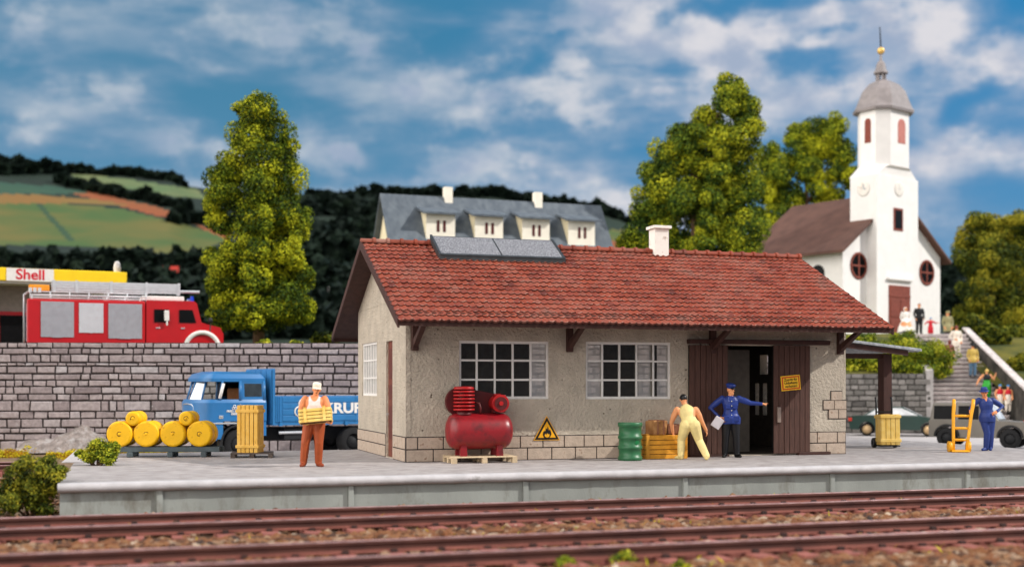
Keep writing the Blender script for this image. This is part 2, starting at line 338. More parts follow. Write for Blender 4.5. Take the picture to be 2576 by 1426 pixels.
def leafmat(name, a, b, c, d, trans=0.18):
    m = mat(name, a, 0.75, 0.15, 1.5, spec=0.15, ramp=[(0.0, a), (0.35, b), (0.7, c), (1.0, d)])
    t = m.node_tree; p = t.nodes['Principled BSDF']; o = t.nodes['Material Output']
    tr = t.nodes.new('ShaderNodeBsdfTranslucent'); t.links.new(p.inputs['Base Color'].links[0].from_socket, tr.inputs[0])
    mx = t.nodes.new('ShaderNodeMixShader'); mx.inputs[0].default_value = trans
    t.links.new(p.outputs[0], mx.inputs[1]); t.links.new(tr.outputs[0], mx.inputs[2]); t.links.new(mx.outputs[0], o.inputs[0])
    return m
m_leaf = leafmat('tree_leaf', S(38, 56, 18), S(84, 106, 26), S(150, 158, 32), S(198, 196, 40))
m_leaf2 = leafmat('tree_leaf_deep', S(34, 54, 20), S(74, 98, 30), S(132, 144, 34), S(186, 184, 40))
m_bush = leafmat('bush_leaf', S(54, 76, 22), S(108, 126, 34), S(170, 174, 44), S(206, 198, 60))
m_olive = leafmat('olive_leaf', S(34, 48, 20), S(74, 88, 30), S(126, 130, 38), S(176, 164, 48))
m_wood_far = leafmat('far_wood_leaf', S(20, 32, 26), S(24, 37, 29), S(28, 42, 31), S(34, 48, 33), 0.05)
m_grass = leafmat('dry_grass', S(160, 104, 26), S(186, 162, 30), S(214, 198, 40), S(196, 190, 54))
m_bark = mat('bark', S(96, 74, 56), 0.9, 0.3, 4, bump=0.5, stretch=(4, 4, 0.6))

# ------------------------------------------------------------------ foliage: many small chips over lumpy clumps
def foliage(name, clumps, n, leaf, m, parent=None, seed=1, sub=9, flat=0.75, tint=0.0, skin=0.40, spread=1.0):
    g = np.random.default_rng(seed); subs = []
    for (x, y, z, rx, ry, rz) in clumps:
        for k in range(sub):
            d = g.normal(size=3); d /= np.linalg.norm(d); q = g.uniform(0.40, 0.84); r = g.uniform(0.32, 0.58)
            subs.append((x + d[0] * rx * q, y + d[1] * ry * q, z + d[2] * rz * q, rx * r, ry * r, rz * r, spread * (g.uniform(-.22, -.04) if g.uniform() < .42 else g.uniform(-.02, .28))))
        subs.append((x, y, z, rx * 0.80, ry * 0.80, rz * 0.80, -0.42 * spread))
    A = np.array(subs); wt = (A[:, 3] * A[:, 5]) ** 0.95; wt /= wt.sum()
    idx = g.choice(len(A), n, p=wt); C = A[idx]
    d = g.normal(size=(n, 3)); d /= np.linalg.norm(d, axis=1)[:, None]
    r = g.uniform(skin, 1.10, n) ** 0.8
    P = C[:, :3] + d * C[:, 3:6] * r[:, None]
    nrm = d * flat + g.normal(size=(n, 3)) * 0.34 + np.array([0, 0, 0.15]); nrm /= np.linalg.norm(nrm, axis=1)[:, None]
    t = np.cross(nrm, g.normal(size=(n, 3))); t /= np.linalg.norm(t, axis=1)[:, None] + 1e-9; b = np.cross(nrm, t)
    s = leaf * g.uniform(0.55, 1.35, n)[:, None]
    v0 = P - t * s * .8 - b * s * .35 - nrm * s * .25; v1 = P + t * s * .15 - b * s * .8 - nrm * s * .15
    v2 = P + t * s * .9 + b * s * .2 - nrm * s * .25; v3 = P - t * s * .1 + b * s * .75 + nrm * s * .1
    V = np.stack([v0, v1, v2, v3], 1).reshape(-1, 3); F = np.arange(4 * n).reshape(n, 4)
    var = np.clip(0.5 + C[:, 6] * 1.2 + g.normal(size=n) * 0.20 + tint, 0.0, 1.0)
    return npmesh(name, V, F, m, parent, var)
# ------------------------------------------------------------------ ground
GZ = -0.60                                           # level of ballast, yard and street
mb = MB(); mb.add([(-900, -40, GZ - .06), (900, -40, GZ - .06), (900, 1500, GZ - .06), (-900, 1500, GZ - .06)], [(0, 1, 2, 3)])
struct(mb.build('ground', m_earth))
# street behind and right of the platform, and the yard the lorry stands on
mb = MB(); mb.add([tuple(W(17.4, -9, GZ - .03)), tuple(W(60, -9, GZ - .03)), tuple(W(60, 40, GZ - .03)), tuple(W(-4.5, 40, GZ - .03)), tuple(W(-4.5, 5.6, GZ - .03)), tuple(W(17.4, 5.6, GZ - .03))], [(0, 1, 2, 3, 4, 5)])
struct(mb.build('street', m_asphalt))
def smooth(a, b, x):
    t = min(1, max(0, (x - a) / (b - a))); return t * t * (3 - 2 * t)
def upland(X, Y):                                    # height of the terrace behind the retaining walls
    h = 2.55
    if X > 6:
        h = 2.2 + 2.45 * smooth(60, 67, Y)
        h = h * smooth(6, 12, X) + 2.55 * (1 - smooth(6, 12, X))
        if X > 24: h = min(4.6, 0.85 + .307 * (Y - 57.9)) + smooth(34, 60, X) * 2.0
    return h
def front_of(X): return 43.9 + 0.055 * (X + 20) if X < 11.5 else 60.6
V, F = [], []; xs = np.concatenate([np.linspace(-70, 11.4, 50), np.linspace(11.6, 20.4, 20), np.linspace(28.2, 90, 40)])
def strip(xs):
    o = len(V); nr = 30
    for X in xs:
        y0 = front_of(X)
        for k in range(nr): 
            Y = y0 + (130 - y0) * (k / (nr - 1)) ** 1.8
            V.append((X, Y, upland(X, Y) + (0.05 * math.sin(X * 1.3 + Y) if k else 0)))
    for i in range(len(xs) - 1):
        for k in range(nr - 1): F.append((o + i * nr + k, o + (i + 1) * nr + k, o + (i + 1) * nr + k + 1, o + i * nr + k + 1))
strip(np.linspace(-80, 11.45, 60)); strip(np.linspace(11.55, 21.1, 24)); strip(np.linspace(24.35, 110, 60))
# behind the top of the steps
o = len(V)
for X in np.linspace(21.1, 24.35, 6):
    for k in range(16): V.append((X, 68.0 + 62 * (k / 15) ** 1.6, 4.62))
for i in range(5):
    for k in range(15): F.append((o + i * 16 + k, o + (i + 1) * 16 + k, o + (i + 1) * 16 + k + 1, o + i * 16 + k + 1))
struct(npmesh('terrace_ground', V, F, m_turf, smooth=True))

# ------------------------------------------------------------------ hills with fields and woods
m_hill = {k: mat('hill_' + k, c, 0.95, 0.22, 0.05, detail=7, col2=c2) for k, c, c2 in (
    ('wood', S(20, 34, 28), S(30, 46, 34)), ('green', S(62, 86, 42), S(100, 92, 44)), ('tan', S(122, 86, 42), S(114, 94, 48)),
    ('orange', S(136, 68, 36), S(124, 76, 44)), ('teal', S(36, 68, 58), S(50, 78, 58)), ('light', S(82, 102, 66), S(110, 112, 74)), ('track', S(42, 68, 46), S(48, 72, 48)))}
hk = list(m_hill)
crest = [(-900, 380), (-200, 388), (0, 402), (60, 414), (160, 428), (300, 436), (430, 446), (470, 468), (560, 480), (780, 490), (860, 500), (960, 486), (1100, 482), (1220, 486), (1340, 500), (1500, 522),
         (1570, 545), (1700, 600), (1900, 640), (2150, 668), (2400, 690), (2700, 700), (3600, 690)]
def crest_y(x): return float(np.interp(x, [c[0] for c in crest], [c[1] for c in crest]))
polys = [('light', [(165, 432), (330, 452), (500, 478), (520, 502), (420, 492), (330, 476), (220, 462)]),
         ('teal', [(-400, 440), (0, 458), (120, 468), (240, 484), (150, 488), (0, 488), (-400, 478)]),
         ('tan', [(-400, 478), (0, 486), (90, 490), (230, 500), (330, 518), (200, 512), (0, 512), (-400, 505)]),
         ('orange', [(145, 478), (250, 486), (430, 530), (434, 550), (390, 542), (240, 502)]),
         ('orange', [(480, 560), (580, 588), (570, 602), (500, 572)]),
         ('track', [(90, 514), (104, 514), (190, 606), (172, 608)]),
         ('green', [(-400, 505), (0, 511), (160, 512), (300, 525), (430, 556), (580, 598), (520, 625), (430, 640), (300, 622), (0, 616), (-400, 610)]),
         ('green', [(1500, 575), (1580, 580), (1640, 612), (1540, 606)]), ('orange', [(1500, 604), (1640, 612), (1640, 634), (1500, 628)]),
         ('teal', [(860, 600), (1000, 590), (1000, 640), (860, 640)])]
def inside(x, y, P):
    c = False; j = len(P) - 1
    for i in range(len(P)):
        if (P[i][1] > y) != (P[j][1] > y) and x < (P[j][0] - P[i][0]) * (y - P[i][1]) / (P[j][1] - P[i][1]) + P[i][0]: c = not c
        j = i
    return c
def hill_pt(x, t):
    y = 900 * (1 - t) + crest_y(x) * t; d = 130 + 190 * t ** 1.3; return at(x, y, d), y
V, F, mi = [], [], []; hx = np.concatenate([np.linspace(-900, -20, 24), np.linspace(0, 1000, 130), np.linspace(1015, 3600, 110)]); nt_ = 110
for x in hx:
    for k in range(nt_): V.append(tuple(hill_pt(x, k / (nt_ - 1))[0]))
for i in range(len(hx) - 1):
    for k in range(nt_ - 1):
        F.append((i * nt_ + k, (i + 1) * nt_ + k, (i + 1) * nt_ + k + 1, i * nt_ + k + 1))
        xm = (hx[i] + hx[i + 1]) / 2; ym = hill_pt(xm, (k + .5) / (nt_ - 1))[1]
        mi.append(next((hk.index(n) for n, P in polys if inside(xm, ym, P)), 0))
o = len(V)                                          # far side falls away behind the crest
for x in hx: p = hill_pt(x, 1.0)[0]; V.append((p.x * 1.6, p.y * 1.6, -10))
for i in range(len(hx) - 1): F.append((i * nt_ + nt_ - 1, (i + 1) * nt_ + nt_ - 1, o + i + 1, o + i)); mi.append(0)
struct(npmesh('hills', V, F, [m_hill[k] for k in hk], smooth=True, midx=mi))
rw = random.Random(3); cl = []
def wood(x0, x1, yf, h, n, dd=None):
    for i in range(n):
        x = x0 + (x1 - x0) * (i + rw.random()) / n; y = yf(x) + rw.uniform(-3, 3)
        t = (900 - y) / (900 - crest_y(x)); d = 130 + 190 * max(0, min(1, t)) ** 1.3 if dd is None else dd
        p = at(x, y, d); s = d / FPX * h * rw.uniform(.6, 1.3); cl.append((p.x, p.y, p.z + s * .35, s * .7, s * .6, s))
wood(-150, 470, lambda x: crest_y(x) + 6, 12, 60); wood(150, 480, lambda x: np.interp(x, [150, 480], [462, 530]), 16, 34)
wood(-150, 160, lambda x: 436, 24, 24); wood(780, 1560, lambda x: crest_y(x) + 8, 16, 60); wood(430, 560, lambda x: 560, 26, 12)
wood(2350, 2600, lambda x: crest_y(x) + 4, 22, 20); wood(1500, 1700, lambda x: crest_y(x) + 10, 18, 14)
oo = foliage('distant_wood', cl, 26000, 1.5, m_wood_far, seed=5, sub=3); tag(oo, 'dark wooded ridge along the hilltops', 'woods', kind='stuff')
cl = []
wood(-200, 640, lambda x: 672, 32, 60); wood(-200, 700, lambda x: 722, 44, 50); wood(-200, 1000, lambda x: 790, 60, 50); wood(-200, 1000, lambda x: 850, 60, 44); wood(770, 1010, lambda x: 540, 40, 18); wood(770, 1010, lambda x: 600, 46, 18)
wood(770, 990, lambda x: 660, 54, 16); wood(770, 970, lambda x: 730, 60, 14); wood(2330, 2640, lambda x: 730, 50, 16); wood(2330, 2640, lambda x: 790, 70, 14)
oo = foliage('valley_wood', cl, 46000, 1.1, m_wood_far, seed=6, sub=4); tag(oo, 'almost black belt of trees at the foot of the hills', 'woods', kind='stuff')

# ------------------------------------------------------------------ platform
pf = thing('platform', 'low grey concrete railway platform with panelled front running past the goods shed', 'platform', W(0, 0, 0), YAW)
UL, UR, WF = -7.13, 17.5, -3.86
mb = MB(); D0 = -0.14
mb.add([(UL, WF, 0), (UR + 26, WF, 0), (UR + 26, -1.5, 0), (UR, -1.5, 0), (UR, 14, 0), (11.0, 14, 0), (11.0, 5.85, 0), (UL, 5.85, 0)], [(0, 1, 2, 3), (0, 3, 4, 5, 6, 7)])
b = [(UL, WF), (UR + 26, WF), (UR + 26, -1.5), (UR, -1.5), (UR, 14), (11.0, 14), (11.0, 5.85), (UL, 5.85)]
for i in range(1, 8):
    p, q = b[i], b[(i + 1) % 8]; mb.add([(p[0], p[1], 0), (p[0], p[1], -.7), (q[0], q[1], -.7), (q[0], q[1], 0)], [(0, 1, 2, 3)])
mb.build('deck', m_conc, pf)
mb = MB()                                            # rounded coping along the edge
prof = [(WF + .02, 0.004), (WF - .10, .003), (WF - .160, -.022), (WF - .185, -.07), (WF - .175, -.13), (WF - .12, -.165), (WF + .02, -.165)]
rp = random.Random(4); nu = 160; vs = []
for i in range(nu + 1):
    u = UL - .03 + (UR + 26 - UL) * i / nu
    for (w, z) in prof: vs.append((u, w + rp.uniform(-.006, .006), z + (rp.uniform(-.005, .005) if z < 0 else 0)))
k = len(prof)
mb.add(vs, [(i * k + j, i * k + j + 1, (i + 1) * k + j + 1, (i + 1) * k + j) for i in range(nu) for j in range(k - 1)], 0, True)
mb.add(vs[:k], [tuple(range(k))]); mb.build('coping', m_lip, pf)
pn, ps = -5.43, 3.49
for i in range(-1, 11):
    u0 = max(UL, pn + i * ps + .06); u1 = pn + (i + 1) * ps - .06
    MB().box(u0, u1, WF - .05, WF + .1, -.75, -.166).build('wall_panel', m_conc2, pf)
    if i >= 0: MB().box(pn + i * ps - .055, pn + i * ps + .055, WF - .10, WF + .1, -.75, -.167, j=.004, rnd=rp).build('post', m_conc2, pf, bevel=.01)

# ------------------------------------------------------------------ tracks
m_web_shade = mat('rail_web_shade', S(70, 42, 38), 0.75, 0.3, 1.5, col2=S(94, 58, 50), bump=0.2, bscale=40)  # web and head sides darker: shade below the rail head put into the colour
def track(wa, wb, u0, u1, label, z0=GZ, rail_h=.17, step=.66):
    t = thing('railway_track', label, 'railway track', W(u0, (wa + wb) / 2, z0), YAW, 'railway tracks')
    g = abs(wa - wb) / 2; L = u1 - u0
    n = int(L / step); rs = random.Random(int(wa * 10)); sl = []
    for i in range(n):
        x = .2 + i * step; mb = MB(); a = rs.uniform(-.01, .01)
        mb.box(x - .13, x + .13, -g - .5, g + .5, -.05, .075 + a)
        for s in (-1, 1):                             # sole plates and clips beside each rail
            for q in (-1, 1): mb.box(x - .045, x + .045, s * g + q * .10 - .03, s * g + q * .10 + .03, .07, .118 + rs.uniform(-.012, .012), 1)
        mb.build('sleeper', [m_sleeper, m_clip], t)
    for s in (-1, 1):
        mb = MB(); c = s * g; zb = .082
        pr = [(-.075, zb), (.075, zb), (.075, zb + .012), (.014, zb + .035), (.012, zb + .10), (.040, zb + .115), (.040, zb + .155), (.030, zb + .166), (-.030, zb + .166), (-.040, zb + .155), (-.040, zb + .115), (-.012, zb + .10), (-.014, zb + .035), (-.075, zb + .012)]
        k = len(pr); vs = [(x, c + a, b) for x in (0, L) for a, b in pr]
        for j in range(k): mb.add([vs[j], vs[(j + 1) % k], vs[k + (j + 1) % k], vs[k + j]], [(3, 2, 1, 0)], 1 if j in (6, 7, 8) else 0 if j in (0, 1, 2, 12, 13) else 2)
        mb.add(vs[:k], [tuple(range(k))]); mb.add(vs[k:], [tuple(reversed(range(k)))])
        mb.build('rail', [m_rail, m_railhead, m_web_shade], t)
    return t
track(-6.13, -7.72, -14, 27, 'rusty railway track running right along the platform edge')
track(-10.62, -12.15, -12, 22, 'rusty railway track nearest the front, beyond the stony strip')
track(9.4, 7.9, -22, -8.2, 'short dark siding ending behind the bushes left of the platform', z0=GZ - .02)
# ballast: thousands of loose stones, one mass
g = np.random.default_rng(11)
def stones(n, u0, u1, w0, w1, s0, s1, zf):
    u = g.uniform(u0, u1, n); w = g.uniform(w0, w1, n)
    return np.stack([u, w, zf(w), g.uniform(s0, s1, n)], 1)
def bed(w):
    w = np.asarray(w); z = np.full(w.shape, GZ - .01)
    for a, b in ((-6.13, -7.72), (-10.62, -12.15)):
        lo, hi = min(a, b), max(a, b); ins = (w > lo + .12) & (w < hi - .12); z = np.where(ins, GZ + .035, z)
    return z + 0.07 * np.exp(-((w + 9.15) / .9) ** 2) + .05 * np.exp(-((w + 14.2) / 1.2) ** 2) + g.uniform(-.02, .03, w.shape)
def clear_rail(A):
    k = np.ones(len(A), bool)
    for r in (-6.13, -7.72, -10.62, -12.15): k &= np.abs(A[:, 1] - r) > .14 + A[:, 3] * .6
    return A[k]
A = np.concatenate([stones(30000, -12, 25, -18.5, -4.0, .035, .085, bed), stones(9000, -12, 24, -10.3, -8.05, .04, .10, bed), stones(9000, -11, 16, -17, -12.4, .04, .11, bed)])
far_b = stones(2600, -16, -7.2, -4.0, 6.5, .03, .07, lambda w: np.full(w.shape, GZ - .03)); A = np.concatenate([A, far_b]); A = clear_rail(A)
nS = len(A); ico = np.array([(0, 0, 1), (.89, 0, .45), (.28, .85, .45), (-.72, .53, .45), (-.72, -.53, .45), (.28, -.85, .45), (.72, .53, -.45), (-.28, .85, -.45), (-.89, 0, -.45), (-.28, -.85, -.45), (.72, -.53, -.45)])
fi = np.array([(0, 1, 2), (0, 2, 3), (0, 3, 4), (0, 4, 5), (0, 5, 1), (1, 6, 2), (2, 6, 7), (2, 7, 3), (3, 7, 8), (3, 8, 4), (4, 8, 9), (4, 9, 5), (5, 9, 10), (5, 10, 1), (1, 10, 6)])
Vv = ico[None] * A[:, 3][:, None, None] * g.uniform(.6, 1.25, (nS, 11, 1)) * np.stack([g.uniform(.8, 1.4, nS), g.uniform(.8, 1.4, nS), g.uniform(.5, .9, nS)], 1)[:, None, :]
an = g.uniform(0, 6.28, nS); ca, sa = np.cos(an)[:, None], np.sin(an)[:, None]
Vr = np.stack([Vv[..., 0] * ca - Vv[..., 1] * sa, Vv[..., 0] * sa + Vv[..., 1] * ca, Vv[..., 2]], -1) + A[:, None, :3]
Vw = np.stack([X0 + Vr[..., 0] * CU - Vr[..., 1] * SU, Y0 + Vr[..., 0] * SU + Vr[..., 1] * CU, Vr[..., 2]], -1).reshape(-1, 3)
Ff = (fi[None] + (np.arange(nS) * 11)[:, None, None]).reshape(-1, 3)
tag(npmesh('ballast', Vw, Ff, m_bal, var=np.repeat(np.clip(g.beta(2, 2, nS), 0, 1), len(fi))), 'brown and grey track ballast stones', 'gravel', kind='stuff')
V, F, us, ws = [], [], np.linspace(-16, 34, 60), np.linspace(-19.5, -3.95, 60)
for u in us:
    for w in ws: V.append(tuple(W(u, w, GZ - .045 + .07 * math.exp(-((w + 9.15) / .9) ** 2) + .05 * math.exp(-((w + 14.2) / 1.2) ** 2))))
for i in range(59):
    for k in range(59): F.append((i * 60 + k, (i + 1) * 60 + k, (i + 1) * 60 + k + 1, i * 60 + k + 1))
struct(npmesh('track_bed', V, F, mat('ballast_fines', S(120, 86, 60), 0.95, 0.35, 12, col2=S(74, 58, 46), bump=0.8, bscale=25), smooth=True))

# ------------------------------------------------------------------ dry stone-coursed walls (each stone a raised block)
m_stone = mat('wall_stone', S(150, 134, 132), 0.9, 0.16, 9, bump=0.6, bscale=22, bdist=0.02,
              ramp=[(0.0, S(134, 122, 124)), (0.4, S(156, 144, 145)), (0.75, S(168, 156, 157)), (1.0, S(178, 172, 175))], dirt=S(196, 190, 192), dscale=6, dcut=(0.60, 0.80))
m_stone2 = mat('grey_stone', S(120, 116, 112), 0.9, 0.18, 9, bump=0.6, bscale=22, ramp=[(0.0, S(84, 80, 78)), (0.4, S(114, 110, 106)), (0.75, S(132, 127, 123)), (1.0, S(150, 144, 140))])
m_mort2 = mat('grey_mortar', S(74, 71, 68), .95, .2)
def masonry(name, p0, p1, z0, rows, lens, label, seed, mstone, parent=None, thick=.5, top=None):
    p0, p1 = Vector(p0), Vector(p1); L = (p1 - p0).length; rz = math.atan2(p1.y - p0.y, p1.x - p0.x); r = random.Random(seed)
    mb = MB(); mb.box(0, L, .0, thick, 0, sum(rows), 1); z = 0
    for h in rows:
        x = -r.uniform(0, .3)
        while x < L:
            ln = r.choice(lens) * r.uniform(.85, 1.2); a, b_ = max(0, x), min(L, x + ln); x += ln
            if b_ - a < .06: continue
            gp = .028; d = r.uniform(.035, .075); jt = lambda: r.uniform(-.014, .014)
            o = [(a + gp + jt(), z + gp + jt()), (b_ - gp + jt(), z + gp + jt()), (b_ - gp + jt(), z + h - gp + jt()), (a + gp + jt(), z + h - gp + jt())]
            i = [(q[0] + (.018 if n in (0, 3) else -.018), q[1] + (.018 if n < 2 else -.018)) for n, q in enumerate(o)]
            vs = [(q[0], -.001, q[1]) for q in o] + [(q[0], -d * .75, q[1]) for q in o] + [(q[0], -d, q[1]) for q in i]
            fs = [(k, (k + 1) % 4, 4 + (k + 1) % 4, 4 + k) for k in range(4)] + [(4 + k, 4 + (k + 1) % 4, 8 + (k + 1) % 4, 8 + k) for k in range(4)] + [(8, 9, 10, 11)]
            mb.add(vs, fs, 0, False, None, max(0, min(.999, r.gauss(.5, .24))))
        z += h
    if top: mb.box(-.02, L + .02, -.10, thick, z + .001, z + top, 0, None, .8)
    if parent is None:
        o = mb.build(name, [mstone, m_mortar if mstone is m_stone else m_mort2], None, (p0.x, p0.y, z0), (0, 0, rz)); return tag(o, label, 'wall')
    return mb.build(name, [mstone, m_mortar], parent, (p0.x, p0.y, z0), (0, 0, rz))
rows = [.20, .22, .29, .13, .26, .23, .23, .26, .23, .38, .26, .32, .20, .25, .26][::-1]
rows[0] += 3.26 + .62 - sum(rows)
masonry('stone_wall', (-26, 42.35, 0), (11.0, 44.0 + .28, 0), -.62, rows, [.32, .42, .55, .70, .95, .30], 'long pinkish grey block stone retaining wall behind the blue lorry', 21, m_stone)
# ------------------------------------------------------------------ goods shed
L, Dp, HE, HR, OF = 11.42, 5.88, 3.13, 5.25, 1.39
SL = (HR - HE) / (Dp / 2 + OF)
shed = thing('goods_shed', 'small stuccoed goods shed with red tiled roof and brown sliding doors', 'building', W(0, 0, 0), YAW)
def wall_grid(mb, u0, u1, z0, z1, ops, th, T, mat=0):
    us = sorted({u0, u1, *[a for o in ops for a in (o[0], o[1])]}); zs = sorted({z0, z1, *[a for o in ops for a in (o[2], o[3])]})
    hole = lambda a, b: any(o[0] <= (a) <= o[1] and o[2] <= b <= o[3] for o in ops)
    for i in range(len(us) - 1):
        for k in range(len(zs) - 1):
            a, b, c, d = us[i], us[i + 1], zs[k], zs[k + 1]
            if hole((a + b) / 2, (c + d) / 2): continue
            mb.add([(a, 0, c), (b, 0, c), (b, 0, d), (a, 0, d)], [(0, 1, 2, 3)], mat, False, T)
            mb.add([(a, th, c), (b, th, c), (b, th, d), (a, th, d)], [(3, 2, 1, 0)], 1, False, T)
    for (a, b, c, d) in ops:
        mb.add([(a, 0, c), (b, 0, c), (b, th, c), (a, th, c)], [(0, 1, 2, 3)], mat, False, T); mb.add([(a, 0, d), (b, 0, d), (b, th, d), (a, th, d)], [(3, 2, 1, 0)], mat, False, T)
        mb.add([(a, 0, c), (a, th, c), (a, th, d), (a, 0, d)], [(0, 1, 2, 3)], mat, False, T); mb.add([(b, 0, c), (b, 0, d), (b, th, d), (b, th, c)], [(0, 1, 2, 3)], mat, False, T)
    mb.add([(u0, 0, z0), (u1, 0, z0), (u1, th, z0), (u0, th, z0)], [(3, 2, 1, 0)], mat, False, T); mb.add([(u0, 0, z1), (u1, 0, z1), (u1, th, z1), (u0, th, z1)], [(0, 1, 2, 3)], mat, False, T)
    mb.add([(u0, 0, z0), (u0, th, z0), (u0, th, z1), (u0, 0, z1)], [(3, 2, 1, 0)], mat, False, T); mb.add([(u1, 0, z0), (u1, th, z0), (u1, th, z1), (u1, 0, z1)], [(0, 1, 2, 3)], mat, False, T)
WIN = [(1.25, 3.43, 1.42, 2.76), (4.35, 6.56, 1.41, 2.77)]
DOOR = (7.75, 9.75, 0.02, 2.72)
I4 = Matrix.Identity(4)
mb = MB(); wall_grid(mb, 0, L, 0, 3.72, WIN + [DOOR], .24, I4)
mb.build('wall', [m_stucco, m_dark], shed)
TG = Matrix(((0, 1, 0, 0), (1, 0, 0, 0), (0, 0, 1, 0), (0, 0, 0, 1)))       # gable at u=0: wall runs along w
def gable(u, flip, ops):
    mb = MB(); T = Matrix.Translation((u, 0, 0)) @ TG
    if flip: T = Matrix.Translation((u, 0, 0)) @ Matrix(((0, -1, 0, 0), (1, 0, 0, 0), (0, 0, 1, 0), (0, 0, 0, 1)))
    wall_grid(mb, .245, Dp - .245, 0, 3.72, ops, .24, T)
    z = 3.724; pk = HE + SL * (OF + Dp / 2) - .10
    mb.prism([(0.002, z), (Dp - .002, z), (Dp / 2, pk)], 0, .24, 0, T)
    return mb.build('wall', [m_stucco, m_dark], shed)
GW = (3.30, 5.30, 1.47, 2.84); GD = (1.42, 2.16, 0.02, 2.80)
gable(0, False, [GW, GD]); gable(L, True, [(3.55, 3.78, .9, 1.8), (4.0, 4.22, .9, 1.8), (3.5, 3.95, 2.05, 2.6)])
mb = MB(); wall_grid(mb, 0, L, 0, 3.72, [(L - b, L - a, 1.25, 2.9) for a, b in ((4.85, 5.45), (6.5, 7.05), (8.15, 8.6), (8.75, 9.2))], .24, Matrix.Translation((L, Dp, 0)) @ Matrix.Rotation(math.pi, 4, 'Z') @ Matrix.Translation((0, 0, 0)))
mb.build('wall', [m_stucco, m_dark], shed)
m_dust = bpy.data.materials.new('dusty_glass'); m_dust.use_nodes = True; _t = m_dust.node_tree; _t.nodes.remove(_t.nodes['Principled BSDF'])
_a, _b, _m = _t.nodes.new('ShaderNodeBsdfTransparent'), _t.nodes.new('ShaderNodeBsdfTranslucent'), _t.nodes.new('ShaderNodeMixShader'); _n = _t.nodes.new('ShaderNodeTexNoise'); _n.inputs['Scale'].default_value = 3
_r = _t.nodes.new('ShaderNodeMapRange'); _r.inputs[3].default_value = .45; _r.inputs[4].default_value = .95; _t.links.new(_n.outputs['Fac'], _r.inputs[0]); _b.inputs[0].default_value = (.86, .85, .84, 1)
_t.links.new(_r.outputs[0], _m.inputs[0]); _t.links.new(_a.outputs[0], _m.inputs[1]); _t.links.new(_b.outputs[0], _m.inputs[2]); _t.links.new(_m.outputs[0], _t.nodes['Material Output'].inputs[0])
for _a0, _a1 in ((4.85, 5.45), (6.5, 7.05), (8.15, 8.6), (8.75, 9.2)):
    MB().add([(_a0, Dp - .12, 1.25), (_a1, Dp - .12, 1.25), (_a1, Dp - .12, 2.9), (_a0, Dp - .12, 2.9)], [(0, 1, 2, 3)]).build('rear_pane', m_dust, shed)
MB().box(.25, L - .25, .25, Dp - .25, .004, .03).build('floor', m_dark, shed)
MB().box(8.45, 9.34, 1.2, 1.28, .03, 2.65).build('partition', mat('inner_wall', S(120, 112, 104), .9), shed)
# plinth stones and a patch of bare masonry
def blocks(mb, u0, u1, z0, rows, ln, T, seed, skip=()):
    r = random.Random(seed); z = z0
    for n, h in enumerate(rows):
        x = u0 - (ln * .5 if n % 2 else 0)
        while x < u1:
            q = ln * r.uniform(.88, 1.14); a, b = max(u0, x) + .013, min(u1, x + q) - .013; x += q
            if b - a < .08 or any(s[0] < (a + b) / 2 < s[1] for s in skip): continue
            mb.box(a, b, -.022, .01, z + .013, z + h - .013, 0, T)
        z += h
def plinth(u0, u1, T, seed, skip=()):
    mb = MB(); mb.box(u0, u1, -.006, .01, .0, .575, 1, T); blocks(mb, u0 + .01, u1 - .01, .0, [.285, .28], .56, T, seed, skip)
    mb.build('plinth', [m_plinth, m_mortar], shed, bevel=.006, seg=1)
plinth(-.004, 6.99, I4, 2); plinth(10.31, L + .004, I4, 3); TGm = TG
plinth(.0, 1.36, TGm, 4); plinth(2.2, Dp, TGm, 5)
mb = MB()
for (a, b, c, d) in ((10.99, 11.30, 1.36, 1.58), (10.77, 11.07, 1.13, 1.35), (11.09, 11.425, 1.13, 1.35), (10.92, 11.19, .90, 1.12), (11.21, 11.425, .90, 1.12)):
    mb.box(a - .025, b + .02, -.006, .01, c - .02, d + .025, 1); mb.box(a, b, -.024, .01, c + .004, d, 0)
mb.build('bare_masonry', [m_plinth, m_mortar], shed, bevel=.006, seg=1)
# corner strip
MB().box(.0, .11, -.014, .005, .58, 3.6).build('corner_strip', m_stucco, shed)

def window(mbT, u0, u1, z0, z1, nx, nz, y=.05):
    mb = MB(); f = .06; b = .042; r = random.Random(int(u0 * 10)); jj = lambda: r.uniform(-.004, .004)
    mb.box(u0, u1, y, y + .07, z0, z0 + f, 0, mbT); mb.box(u0, u1, y, y + .07, z1 - f, z1, 0, mbT)
    mb.box(u0, u0 + f, y, y + .07, z0 + f, z1 - f, 0, mbT); mb.box(u1 - f, u1, y, y + .07, z0 + f, z1 - f, 0, mbT)
    for i in range(1, nx):
        x = u0 + (u1 - u0) * i / nx; mb.box(x - b / 2 + jj(), x + b / 2 + jj(), y + .005, y + .06, z0 + f, z1 - f, 0, mbT)
    for i in range(1, nz):
        z = z0 + (z1 - z0) * i / nz
        for k in range(nx):
            a = u0 + (u1 - u0) * k / nx + (b / 2 if k else f) + .005; c = u0 + (u1 - u0) * (k + 1) / nx - (b / 2 if k < nx - 1 else f) - .005
            mb.box(a, c, y + .01, y + .055, z - b / 2 + jj(), z + b / 2 + jj(), 0, mbT)
    w = mb.build('window', m_white, shed)
    g = MB(); g.add([(u0 + .02, y + .035, z0 + .02), (u1 - .02, y + .035, z0 + .02), (u1 - .02, y + .035, z1 - .02), (u0 + .02, y + .035, z1 - .02)], [(0, 1, 2, 3)], 0, False, mbT)
    g.build('pane', m_pane, w)
window(I4, *WIN[0], 5, 3); window(I4, *WIN[1], 5, 3); window(TG, *GW, 6, 3, .03)
